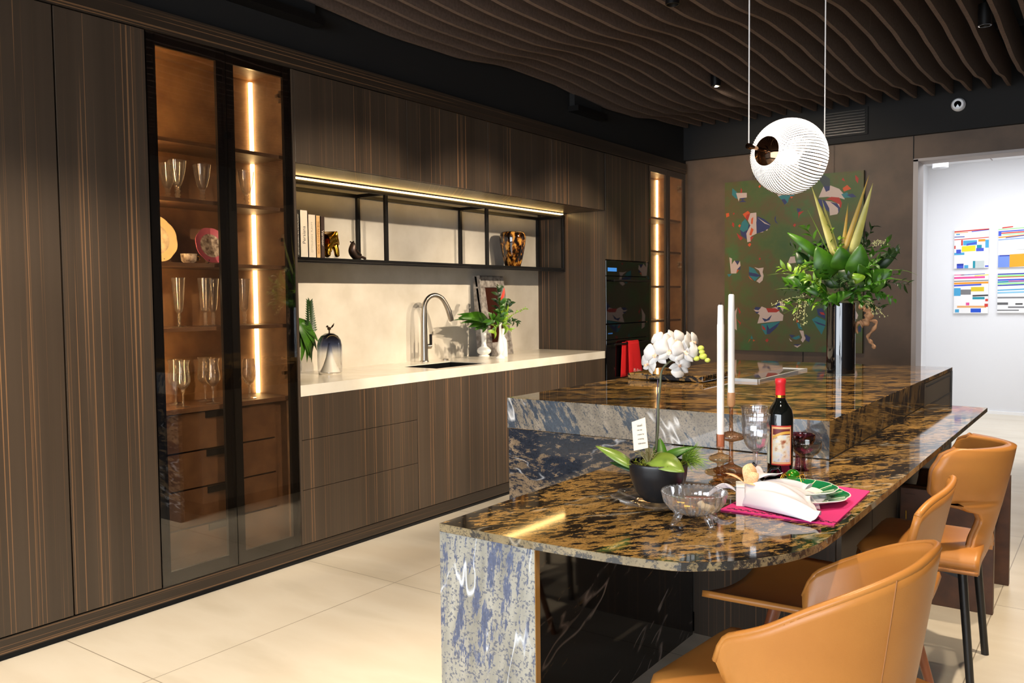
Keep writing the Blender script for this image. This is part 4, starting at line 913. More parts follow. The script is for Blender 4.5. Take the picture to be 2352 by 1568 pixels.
# gold elephant, seen from behind
t = thing('elephant_figurine', 'shiny gold elephant figurine standing on the shelf beside the books', 'figurine', (-.50, 3.548, ZS))
def skel(name, pts, edges, radii, m, parent, sub=2, root=0):
    me = bpy.data.meshes.new(name); me.from_pydata(pts, edges, []); o = bpy.data.objects.new(name, me); COL.objects.link(o); me.materials.append(m)
    if parent: o.parent = parent
    md = o.modifiers.new('skin', 'SKIN'); 
    for i, v in enumerate(me.skin_vertices[0].data): v.radius = (radii[i],) * 2; v.use_root = (i == root)
    md.use_smooth_shade = True
    s = o.modifiers.new('sub', 'SUBSURF'); s.levels = s.render_levels = sub; return o
sc_ = 1.0
k = [(0, 0, .105), (.045, .012, .115), (.080, .035, .128), (.100, .055, .105), (.103, .062, .07), (.10, .066, .045), (-.035, -.005, .10)]
legs = [(-.035, -.028, .06), (-.035, -.030, .012), (-.038, .026, .06), (-.038, .032, .012), (.045, -.020, .06), (.05, -.024, .012), (.05, .045, .06), (.052, .052, .012)]
pts = k + legs; ed = [(0, 1), (1, 2), (2, 3), (3, 4), (4, 5), (0, 6), (6, 7), (7, 8), (6, 9), (9, 10), (1, 11), (11, 12), (1, 13), (13, 14)]
rad = [.042, .038, .030, .014, .010, .007, .036] + [.017, .015] * 4
e = skel('body', pts, ed, rad, M_gold, t)
for s_ in (-1, 1): obj('ear', B().leaf((.070, .03 + s_ * .020, .150), (.060, .03 + s_ * .050, .095), .05, up=(-1, 0, .1), shape=1, n=8), M_gold, t, smooth=True, solid=.003)
for s_ in (-1, 1): obj('tusk', B().tube([(.092, .05 + s_ * .014, .10), (.112, .055 + s_ * .016, .088), (.124, .06 + s_ * .015, .095)], [.004, .003, .001], 8), M_gold, t, smooth=True)
obj('tail', B().tube([(-.075, -.005, .11), (-.085, -.007, .08), (-.082, -.007, .05)], [.004, .003, .005], 8), M_gold, t, smooth=True)
t.rotation_euler = (0, 0, 1.72); t.scale = (1.1,) * 3
# dark sitting monkey/bear figurine
t = thing('animal_figurine', 'dark bronze sitting animal figurine with one leg stretched on the shelf', 'figurine', (-.46, 3.70, ZS))
M_bz = mat('dark_bronze', (58, 44, 38), .35, .6)
pts = [(0, 0, .025), (0, .0, .055), (0, .012, .082), (0, .016, .100), (0, .034, .096), (.014, .03, .016), (.018, .07, .02), (.02, .105, .010), (-.014, .03, .014), (-.018, .06, .014), (.016, .03, .058), (.018, .052, .040), (.018, .07, .03)]
ed = [(0, 1), (1, 2), (2, 3), (3, 4), (0, 5), (5, 6), (6, 7), (0, 8), (8, 9), (2, 10), (10, 11), (11, 12)]
skel('body', pts, ed, [.032, .028, .016, .018, .009, .012, .010, .008, .012, .008, .008, .007, .006], M_bz, t)
for s_ in (-1, 1): obj('ear', B().ball((s_ * .013, .008, .112), .005), M_bz, t, smooth=True)
# tortoiseshell vase
p = atx(1178, 606, -.50)
m_, nt, p_ = newmat('tortoiseshell'); tc = N(nt, 'ShaderNodeTexCoord'); mp = N(nt, 'ShaderNodeMapping'); mp.inputs['Scale'].default_value = (1, 1, .55); nt.links.new(tc.outputs['Object'], mp.inputs[0])
nn = N(nt, 'ShaderNodeTexNoise', Scale=34.0, Detail=3.0); nt.links.new(mp.outputs[0], nn.inputs['Vector'])
nt.links.new(ramp(nt, nn.outputs['Fac'], [(.46, s2l((24, 14, 8))), (.54, s2l((120, 66, 18))), (.62, s2l((224, 160, 70)))]), p_.inputs['Base Color']); p_.inputs['Roughness'].default_value = .06; p_.inputs['Coat Weight'].default_value = .6
t = thing('tortoiseshell_vase', 'glossy black and amber tortoiseshell vase on the right of the shelf', 'vase', (-.50, p.y, ZS))
hh = atx(1178, 533, -.50).z - ZS
obj('body', B().lathe([(0, 0), (.058, 0), (.062, .004), (.085, .10), (.100, .18), (.1045, .225), (.103, hh - .030), (.096, hh - .010), (.086, hh), (.078, hh - .004), (.09, hh - .04), (.06, .03), (0, .02)], 48), m_, t, smooth=50)
# ---- faucet
F0 = Vector((-.535, 4.445, ZC)); t = thing('faucet', 'tall brushed steel gooseneck faucet on the white worktop behind the sink', 'faucet', F0)
def FP(px, py): return atx(px, py, -.50) - F0
path = [Vector((0, 0, .01)), Vector((0, 0, .20))]
path += [Vector((.002, .0, .33)), Vector((.005, .005, .40)), Vector((.02, .035, .448)), Vector((.04, .080, .462)), Vector((.06, .125, .440)), Vector((.075, .155, .390)), Vector((.085, .175, .34))]
pp = smoothpts(path, 8); n_ = len(pp)
obj('spout', B().tube(pp, [.026 - .010 * min(1, i / 26) + (.004 * max(0, (i - n_ * .72) / (n_ * .28))) for i in range(n_)], 20), M_steel, t, smooth=45)
obj('base_ring', B().lathe([(0, 0), (.030, 0), (.030, .006), (.026, .010), (0, .010)], 28), M_steel, t, smooth=45)
obj('spray_head', B().tube([Vector((.082, .168, .355)), Vector((.090, .186, .295)), Vector((.092, .190, .280))], [.0185, .019, .016], 18), M_steel, t, smooth=45)
obj('lever_base', B().tube([Vector((.0, .01, .105)), Vector((.01, .055, .105))], .018, 16), M_steel, t, smooth=45)
obj('lever', B().box(.002, .018, .050, .064, .10, .19), M_dark, t, bev=.002)
t = thing('air_switch', 'small round steel air switch on the worktop beside the faucet', 'button', (-.512, 4.642, ZC)); obj('body', B().lathe([(0, 0), (.022, 0), (.022, .006), (.016, .010), (0, .010)], 24), M_steel, t, smooth=45)
# ---- cloche jar with bird finial
J = Vector((-.383, 3.437, ZC)); t = thing('glass_cloche', 'domed glass jar fading from clear to dark blue with a bird knob, on the worktop', 'glass jar', J)
hj = .215
m_, nt, p_ = newmat('cloche_glass'); nt.nodes.clear(); out = N(nt, 'ShaderNodeOutputMaterial'); tr = N(nt, 'ShaderNodeBsdfTransparent'); gl = N(nt, 'ShaderNodeBsdfGlossy'); gl.inputs['Roughness'].default_value = .02
tc = N(nt, 'ShaderNodeTexCoord'); sx = N(nt, 'ShaderNodeSeparateXYZ'); nt.links.new(tc.outputs['Object'], sx.inputs[0]); mr = N(nt, 'ShaderNodeMapRange'); nt.links.new(sx.outputs[2], mr.inputs[0]); mr.inputs[1].default_value = .09; mr.inputs[2].default_value = .23
nt.links.new(ramp(nt, mr.outputs[0], [(0, (.97, .97, .97)), (.25, (.9, .92, .95)), (.60, (.22, .26, .40)), (1, (.06, .06, .08))]), tr.inputs[0])
fr = N(nt, 'ShaderNodeLayerWeight'); fr.inputs[0].default_value = .22; mx = N(nt, 'ShaderNodeMixShader'); nt.links.new(fr.outputs['Facing'], mx.inputs[0]); nt.links.new(tr.outputs[0], mx.inputs[1]); nt.links.new(gl.outputs[0], mx.inputs[2]); nt.links.new(mx.outputs[0], out.inputs[0])
obj('dome', B().lathe([(.070, .012), (.072, .06), (.072, .17), (.066, .20), (.050, .225), (.026, .240), (0, .244)], 44), m_, t, smooth=50)
obj('metal_base', B().lathe([(0, 0), (.066, 0), (.068, .004), (.068, .014), (0, .014)], 40), M_chrome, t, smooth=45)
obj('inner_cone', B().lathe([(.058, .014), (.040, .05), (.022, .10), (.013, .15), (.008, .18), (0, .185)], 32), mat('silver_powder', (205, 200, 190), .5, bump=.6, bscale=300), t, smooth=60)
b = B(); b.tube([(0, 0, .243), (0, 0, .262)], .004, 10); b.ball((0, 0, .268), .010, sc=(.8, 1.4, 1)); b.ball((0, -.014, .281), .007); b.leaf((0, .01, .27), (.0, .040, .300), .012, up=(1, 0, 0)); b.leaf((0, -.018, .281), (0, -.028, .279), .004, up=(1, 0, 0))
obj('bird_knob', b, M_bronze, t, smooth=True)
# ---- glass vase with monstera leaf at the left end
t = thing('leaf_vase', 'clear glass vase with monstera leaf and sprig at the left worktop end', 'vase', (-.50, 3.26, ZC))
obj('glass', B().lathe([(0, 0), (.035, 0), (.05, .03), (.052, .07), (.035, .12), (.022, .17), (.024, .2), (.022, .2), (.020, .17), (.033, .12), (.049, .07), (.047, .03), (0, .006)], 36), M_clear, t, smooth=50)
def Q(px, py, x=-.5): return atx(px, py, x) - Vector(t.location)
b = B()
mb = Q(690, 742)
def lobe(p1, wd, bd=.08): b.leaf(mb, Q(*p1), wd, up=(1, .2, .2), bend=bd, fold=.1, n=8)
for p1, wd in (((724, 760), .05), ((731, 785), .045), ((728, 805), .04), ((716, 832), .045), ((705, 832), .05), ((690, 835), .05), ((680, 810), .06), ((718, 748), .05)): lobe(p1, wd)
b.leaf(mb + Vector((-.01, .0, .03)), Q(712, 822), .125, up=(1, .2, .2), bend=.1, fold=.1, shape=1)
obj('monstera_leaf', b, M_leaf, t, smooth=True, solid=.001)
obj('stem', B().tube([(0, 0, .03), mb * .5 + Vector((0, 0, .05)), mb], .003, 6), M_stem, t)
b = B(); a = Q(712, 770); c = Q(708, 700); b.tube([a, c], .0018, 5)
for kk in range(14):
    s = kk / 13; p0 = a.lerp(c, s * .9 + .1); 
    for sg in (-1, 1): b.leaf(p0, p0 + Vector((.01, sg * (.050 - .024 * s), .018 + .02 * s)), .016, up=(1, 0, .3), bend=.1, n=5)
b.leaf(c, c + Vector((0, 0, .045)), .016, up=(1, 0, 0)); obj('leafy_sprig', b, M_leafd, t, smooth=True)
# ---- white milk-glass vases
def wv(label, loc, prof, group='white vases on the worktop'):
    t = thing('milk_glass_vase', label, 'vase', loc, group); obj('body', B().lathe(prof, 40), M_whitec, t, smooth=50); return t
va = wv('slim white bud vase with round bulb base, left of the others', (-.486, 5.061, ZC), [(0, 0), (.040, 0), (.044, .006), (.030, .014), (.050, .03), (.054, .045), (.046, .062), (.022, .078), (.017, .10), (.020, .15), (.026, .20), (.028, .205), (.022, .205), (.015, .15), (0, .14)])
vb = wv('tall slim white pedestal bud vase, nearest the worktop edge', (-.235, 4.93, ZC), [(0, 0), (.034, 0), (.036, .004), (.030, .014), (.012, .026), (.010, .032), (.018, .042), (.027, .062), (.026, .085), (.014, .14), (.009, .19), (.010, .235), (.016, .262), (.012, .262), (.006, .235), (0, .22)])
vc = wv('white bottle-shaped bud vase behind the pedestal one', (-.36, 5.13, ZC), [(0, 0), (.034, 0), (.036, .004), (.036, .03), (.034, .10), (.030, .125), (.014, .15), (.012, .175), (.014, .20), (.018, .21), (.014, .21), (.009, .175), (0, .16)])
def lf(o, px, py, x): return atx(px, py, x) - Vector(o.location)
f = thing('monstera_spray', 'single drooping monstera leaf in the bulb-based white vase', 'leaf', va.location)
b = B(); c = lf(f, 1112, 740, -.47)
for p1, wd in (((1050, 722), .05), ((1042, 735), .035), ((1058, 742), .04), ((1075, 752), .05), ((1090, 758), .05), ((1108, 764), .05), ((1120, 755), .05), ((1126, 748), .05), ((1070, 728), .07)): b.leaf(c, lf(f, *p1, -.45), wd, up=(1, .3, .6), bend=.1, n=8, fold=.1)
b.leaf(lf(f, 1125, 742, -.46), lf(f, 1052, 730, -.44), .10, up=(1, .3, .6), bend=.12, fold=.12, shape=1)
obj('blade', b, M_leaf, f, smooth=True, solid=.001); obj('stalk', B().tube([(0, 0, .18), c * .8, c], .003, 6), M_stem, f)
f = thing('foliage_bouquet', 'mixed green foliage stems standing in the white pedestal vases', 'foliage', vb.location)
rnd = random.Random(5)
for j, (p1, x, m, nl, ll, wd) in enumerate((((1142, 652), -.30, M_leafd, 18, .055, .030), ((1150, 690), -.2, M_leaf, 14, .06, .026), ((1175, 692), -.28, M_leafd, 14, .045, .022), ((1162, 720), -.2, M_leafl, 12, .07, .02), ((1128, 735), -.22, M_leaf, 12, .06, .03), ((1190, 740), -.3, M_leafd, 14, .045, .02), ((1170, 760), -.2, M_leafl, 10, .06, .018), ((1135, 768), -.2, M_leafl, 10, .06, .018), ((1150, 740), -.26, M_leafd, 16, .06, .03), ((1212, 708), -.33, M_leafl, 26, .02, .010), ((1165, 705), -.3, M_leafd, 14, .06, .03))):
    b = B(); a = Vector((0, 0, .25)); c = lf(f, *p1, x); mid = (a + c) / 2 + Vector((0, -.01, .03)); pts = [a * (1 - s) ** 2 + mid * 2 * s * (1 - s) + c * s * s for s in [k / 8 for k in range(9)]]
    b.tube(pts, .0018, 5)
    for q in range(nl):
        s = .15 + .85 * q / nl; i = min(7, int(s * 8)); p = pts[i].lerp(pts[i + 1], s * 8 - i); d = (pts[i + 1] - pts[i]).normalized(); sd_ = Vector((rnd.uniform(-1, 1), rnd.uniform(-1, 1), rnd.uniform(-.6, 1))); sd_ = (sd_ - d * sd_.dot(d)).normalized()
        b.leaf(p, p + (d * .5 + sd_).normalized() * ll * rnd.uniform(.7, 1.2), wd, up=(1, -.3, .5), n=5)
    obj('stem', b, m, f, smooth=True)
obj('red_bloom', B().leaf(lf(f, 1150, 690, -.2), lf(f, 1158, 660, -.2), .025, up=(1, -.3, 0)), mat('red_bloom', (190, 50, 30), .5), f, smooth=True)
# ---- ornate grey frame leaning on the backsplash
t = thing('ornate_frame', 'ornate silver-grey carved frame with dark mirror leaning behind the vases', 'picture frame', (-.5, 5.25, ZC))
yA = atx(1122, 800, -.46).y; yB = atx(1178, 640, -.56).y; zt_ = atx(1150, 634, -.56).z; zt_ = min(zt_, 1.56)
M_frame = mat('carved_silver', (168, 160, 152), .45, .3, noise=((112, 104, 98), 30), bump=1.0, bscale=60)
yA, yB = 5.10, 5.44
b = B()
for q in ((yA, yB, .0, .10), (yA, yB, zt_ - ZC - .09, zt_ - ZC)): b.box(-.03, .0, q[0], q[1], q[2], q[3])
b.box(-.03, 0, yA, yA + .085, .10, zt_ - ZC - .09); b.box(-.03, 0, yB - .085, yB, .10, zt_ - ZC - .09)
fr_ = obj('carved_frame', b, M_frame, bev=.006); fr_.parent = t; fr_.matrix_parent_inverse = Matrix.Identity(4)
for v in fr_.data.vertices:
    v.co.y -= 5.25; v.co.x += .02 - .10 * (v.co.z / .64)
b = B(); b.box(-.018, -.012, yA + .08, yB - .08, .09, zt_ - ZC - .085); g_ = obj('dark_mirror', b, mat('mirror_dark', (50, 22, 16), .08), t)
for v in g_.data.vertices: v.co.y -= 5.25; v.co.x += .02 - .10 * (v.co.z / .64)
b = B(); b.box(-.10, -.03, yA, yA + .006, 0, zt_ - ZC); s_ = obj('side_edge', b, M_frame, t)
for v in s_.data.vertices: v.co.y -= 5.25; v.co.x += .02 - .04 * (v.co.z / .64)

# ================================================================ glassware in the display cabinets
gob = [[(.003, .058), (.016, .062), (.024, .08), (.034, .12), (.0405, .168), (.0395, .168), (.033, .12), (.022, .082), (.014, .066), (0, .064)], [(.010, .004), (.009, .012), (.014, .020), (.008, .028), (.014, .036), (.009, .044), (.013, .052), (.012, .060)], [(0, 0), (.032, 0), (.033, .002), (.012, .006), (0, .007)]]
G1 = stemware('goblet', '', 'goblet', (0, 0, 0), gob, M_clear, None, 'flared goblets on the second shelf')
def put(g, px, py, x, z, label, **k): return dup(g, Vector((x, atx(px, py, x).y, z)), label, **k)
zz = 1.821
fx = [(408, 438, -.10, 'flared goblet second from the left on the second shelf of the display cabinet'), (385, 434, -.21, 'flared goblet at the far left of the second shelf, half behind the door frame'), (465, 445, -.12, 'flared goblet alone at the right behind the left glass door'), (566, 458, -.12, 'flared goblet behind the right glass door beside the light strip')]
G1.location = (fx[0][2], atx(fx[0][0], fx[0][1], fx[0][2]).y, zz); G1['label'] = fx[0][3]
for px, py, x, lb in fx[1:]: put(G1, px, py, x, zz, lb)
flu = [[(.003, .066), (.012, .070), (.019, .09), (.028, .20), (.0295, .225), (.0285, .225), (.027, .20), (.018, .092), (.010, .074), (0, .072)], [(.009, .004), (.006, .012), (.010, .022), (.006, .032), (.011, .046), (.007, .056), (.010, .068)], [(0, 0), (.030, 0), (.031, .002), (.012, .006), (0, .007)]]
G2 = stemware('champagne_flute', 'fluted champagne glass alone at the left of the fourth shelf', 'flute glass', (-.12, atx(412, 750, -.12).y, 1.236), flu, M_clear, None, 'champagne flutes on the fourth shelf', 32, lambda k: .02 * (1 if k % 4 < 2 else -1))
for px, x, lb in ((472, -.10, 'champagne flute front left of the overlapping pair'), (490, -.19, 'champagne flute back right of the overlapping pair'), (562, -.13, 'champagne flute behind the right glass door')): put(G2, px, 748, x, 1.236, lb)
hur = [[(.004, .082), (.014, .086), (.030, .105), (.034, .13), (.029, .165), (.027, .19), (.033, .212), (.032, .212), (.026, .19), (.028, .165), (.0325, .13), (.028, .108), (.012, .091), (0, .088)], [(.008, .004), (.0045, .012), (.004, .06), (.009, .072), (.006, .084)], [(0, 0), (.031, 0), (.032, .002), (.010, .006), (0, .008)]]
G3 = stemware('water_goblet', 'gold-rimmed tulip glass in front at the left on the lower deck', 'goblet', (-.09, atx(421, 928, -.09).y, .869), hur, M_clear, (.0325, .2115), 'gold-rimmed tulip glasses on the lower deck')
for px, x, lb in ((404, -.20, 'gold-rimmed tulip glass at the back left of the lower deck'), (490, -.09, 'gold-rimmed tulip glass in front right of the left door'), (472, -.2, 'gold-rimmed tulip glass behind the front right one')): put(G3, px, 925, x, .869, lb)
bal = [[(.004, .068), (.016, .074), (.030, .098), (.0335, .13), (.029, .175), (.027, .195), (.026, .195), (.028, .175), (.0322, .13), (.028, .10), (.014, .078), (0, .075)], [(.008, .004), (.0045, .012), (.004, .05), (.006, .070)], [(0, 0), (.033, 0), (.034, .002), (.010, .006), (0, .008)]]
G4 = stemware('beer_glass', 'rounded stemmed glass alone behind the right door on the lower deck', 'goblet', (-.12, atx(573, 908, -.12).y, .869), bal, M_clear)
# far cabinet glasses
far = [(7.02, -.12, 1.776, G1, 'flared goblet on the left side of the far cabinet'), (7.11, -.17, 1.776, G1, 'flared goblet on the right side of the far cabinet'), (7.00, -.13, 1.456, G2, 'champagne flute in the far corner cabinet'), (7.04, -.14, .846, G3, 'tulip glass low in the far corner cabinet')]
for y, x, z, g, lb in far: dup(g, (x, y, z), lb, group='glasses in the far corner cabinet')
# decorated plates and cup on the third shelf
def plate(label, loc, r, m1, m2, face_y, tilt):
    t = thing('decorated_plate', label, 'plate', loc)
    Rr = Matrix.Rotation(math.radians(90 - tilt), 3, 'Y')
    rb = lambda k: .035 * abs(math.sin(k * PI / 72 * 8)) - .02
    obj('plate', B().lathe([(0, 0), (r * .6, 0), (r * .72, .006), (r, .016), (r * .99, .019), (r * .7, .010), (0, .005)], 72, (0, 0, r * .98), 0, Rr, rb), m1, t, smooth=50)
    obj('centre_picture', B().lathe([(0, .0062), (r * .58, .0102), (r * .66, .0112)], 48, (0, 0, r * .98), 0, Rr), m2, t, smooth=50)
    obj('plate_stand', B().tube([(-.02, -.03, .0), (.03, -.03, .004), (.035, -.03, .02)], .003, 6).tube([(-.02, .03, .0), (.03, .03, .004), (.035, .03, .02)], .003, 6), M_dark, t)
M_pic = mat('floral_print', (226, 214, 198), .35, noise=((96, 76, 66), 45))
M_pic2 = mat('leaf_print', (232, 216, 190), .35, noise=((150, 140, 130), 20))
plate('cream scalloped plate with leaf print at the left of the third shelf', (-.2, 2.110 + (atx(403, 560, -.2).y - 2.110) / 2, 1.532), (atx(403, 560, -.2).y - 2.112) / 2, mat('cream_china', (222, 200, 158), .3), M_pic2, 0, 12)
plate('pink scalloped plate with floral centre on the third shelf', (-.17, atx(483, 600, -.17).y, 1.532), .088, mat('pink_china', (205, 104, 128), .3), M_pic, 0, 14)
cy = atx(434, 600, -.14).y
t = thing('tea_cup', 'small patterned tea cup with gold handle between the plates', 'cup', (-.14, cy, 1.531))
obj('cup', B().lathe([(0, 0), (.022, 0), (.024, .004), (.034, .012), (.037, .045), (.0355, .045), (.032, .014), (0, .008)], 36), M_pic, t, smooth=50)
obj('handle', B().tube([(0, .036, .036), (0, .052, .034), (0, .056, .022), (0, .046, .012), (0, .034, .014)], .003, 8), M_gold, t, smooth=True)
# ================================================================ pendant lamp
PC = Vector((2.489, 2.9, 0)); PC = aty(1812, 360, 2.9)
dist = (PC - CAMP).dot(CF); GR = 86 / FPX * dist
vd = (CAMP - PC).normalized(); rt = Vector((0, 0, 1)).cross(vd).normalized(); upv = vd.cross(rt)
ax = (rt * -.60 + upv * .20 + vd * .77).normalized()
t = thing('pendant_lamp', 'ribbed glass globe pendant lamp hanging on two cords above the bar', 'pendant lamp', PC)
zr = Vector((0, 0, 1)).rotation_difference(ax).to_matrix()
m_, nt, p_ = newmat('ribbed_glass'); nt.nodes.clear(); out = N(nt, 'ShaderNodeOutputMaterial')
tl = N(nt, 'ShaderNodeBsdfTranslucent'); tl.inputs[0].default_value = (1, .97, .94, 1); tr = N(nt, 'ShaderNodeBsdfTransparent'); gl = N(nt, 'ShaderNodeBsdfGlossy'); gl.inputs['Roughness'].default_value = .05
m1 = N(nt, 'ShaderNodeMixShader'); m1.inputs[0].default_value = .40; nt.links.new(tl.outputs[0], m1.inputs[1]); nt.links.new(tr.outputs[0], m1.inputs[2])
fr = N(nt, 'ShaderNodeFresnel'); fr.inputs[0].default_value = 1.5; m2 = N(nt, 'ShaderNodeMixShader'); nt.links.new(fr.outputs[0], m2.inputs[0]); nt.links.new(m1.outputs[0], m2.inputs[1]); nt.links.new(gl.outputs[0], m2.inputs[2]); nt.links.new(m2.outputs[0], out.inputs[0])
prof = [(math.sin(PI * j / 40) * GR, math.cos(PI * j / 40) * GR) for j in range(5, 37)]
gb = B().lathe(prof, 216, rot=zr, rib=lambda k: .014 * (1 if k % 3 == 0 else 0))
for i_, f_ in enumerate(gb.bm.faces): f_.material_index = 0 if (i_ % 216) % 3 else 1
obj('glass_globe', gb, [m_, glassmat('globe_rib', (.62, .60, .58), .10)], t, smooth=25)
capc = [(0, GR * 1.01)] + [(math.sin(PI * j / 48) * GR * 1.012, math.cos(PI * j / 48) * GR * 1.012) for j in range(1, 7)] + [(math.sin(PI * 6 / 48) * GR * .98, math.cos(PI * 6 / 48) * GR * .99)]
capc = [(0, GR * .93)] + [(r * 1, z) for r, z in [(GR * .12, GR * .935), (GR * .25, GR * .955), (GR * .355, GR * .935), (GR * .365, GR * .925)]]
obj('metal_cap', B().lathe([(0, GR * 1.02), (GR * .15, GR * 1.01), (GR * .28, GR * .975), (GR * .385, GR * .925), (GR * .38, GR * .91), (0, GR * .9)], 48, rot=zr), M_bronze, t, smooth=50)
obj('rod', B().tube([ax * GR * .95, ax * GR * 1.60], .0065, 14), M_bronze, t, smooth=45)
obj('cap_ring', B().lathe([(0, GR * 1.07), (.014, GR * 1.06), (.016, GR * 1.0), (0, GR * 1.0)], 24, rot=zr), M_bronze, t, smooth=45)
obj('rod_tip', B().lathe([(0, GR * 1.68), (.009, GR * 1.67), (.010, GR * 1.58), (0, GR * 1.58)], 20, rot=zr), M_bronze, t, smooth=45)
obj('back_cap', B().lathe([(0, -GR * 1.01), (GR * .22, -GR * .98), (GR * .36, -GR * .93), (GR * .36, -GR * .9), (0, -GR * .9)], 40, rot=zr), M_bronze, t, smooth=45)
obj('back_rod', B().tube([ax * -GR * .95, ax * -GR * 1.6], .0065, 14), M_bronze, t, smooth=45)
M_cord = mat('white_cord', (205, 200, 196), .5)
for e in (ax * GR * 1.62, -ax * GR * 1.56): obj('cord', B().tube([e, Vector((e.x, e.y, 3.28 - PC.z))], .0022, 8), M_cord, t)
obj('bulb', B().ball((0, 0, 0), .028), emis('bulb', (255, 244, 228), 5), t, smooth=True)
pl = bpy.data.lights.new('pendant_bulb', 'POINT'); pl.energy = 4; pl.color = (1, .93, .82); pl.shadow_soft_size = .036
po = bpy.data.objects.new('pendant_bulb', pl); COL.objects.link(po); po.location = PC
# ================================================================ green painting on the back wall
t = thing('large_painting', 'large green abstract painting with scattered colourful shapes on the back wall', 'painting', (.99, 7.66, 1.63))
Y0 = 7.645
m_, nt, p_ = newmat('green_canvas'); tc = N(nt, 'ShaderNodeTexCoord'); nn = N(nt, 'ShaderNodeTexNoise', Scale=2.6, Detail=6.0, Roughness=.6); nt.links.new(tc.outputs['Object'], nn.inputs['Vector'])
nt.links.new(ramp(nt, nn.outputs['Fac'], [(.32, s2l((38, 70, 24))), (.45, s2l((60, 76, 22))), (.55, s2l((74, 62, 22))), (.66, s2l((46, 84, 32)))]), p_.inputs['Base Color']); p_.inputs['Roughness'].default_value = .6
obj('canvas', B().box(.376, 1.606, Y0, 7.68, .850, 2.406), m_, t, True)
PCOL = {'w': (176, 156, 148), 't': (30, 102, 108), 'n': (32, 40, 84), 'r': (150, 36, 24), 'o': (184, 72, 24), 'g': (44, 54, 56)}
PM = {k: mat('paint_' + k, v, .6) for k, v in PCOL.items()}
def zz1(x, y): return (1640 + x / 6.533, 380 + y / 6.533)
def zz2(x, y): return (1640 + x / 6.272, 580 + y / 6.272)
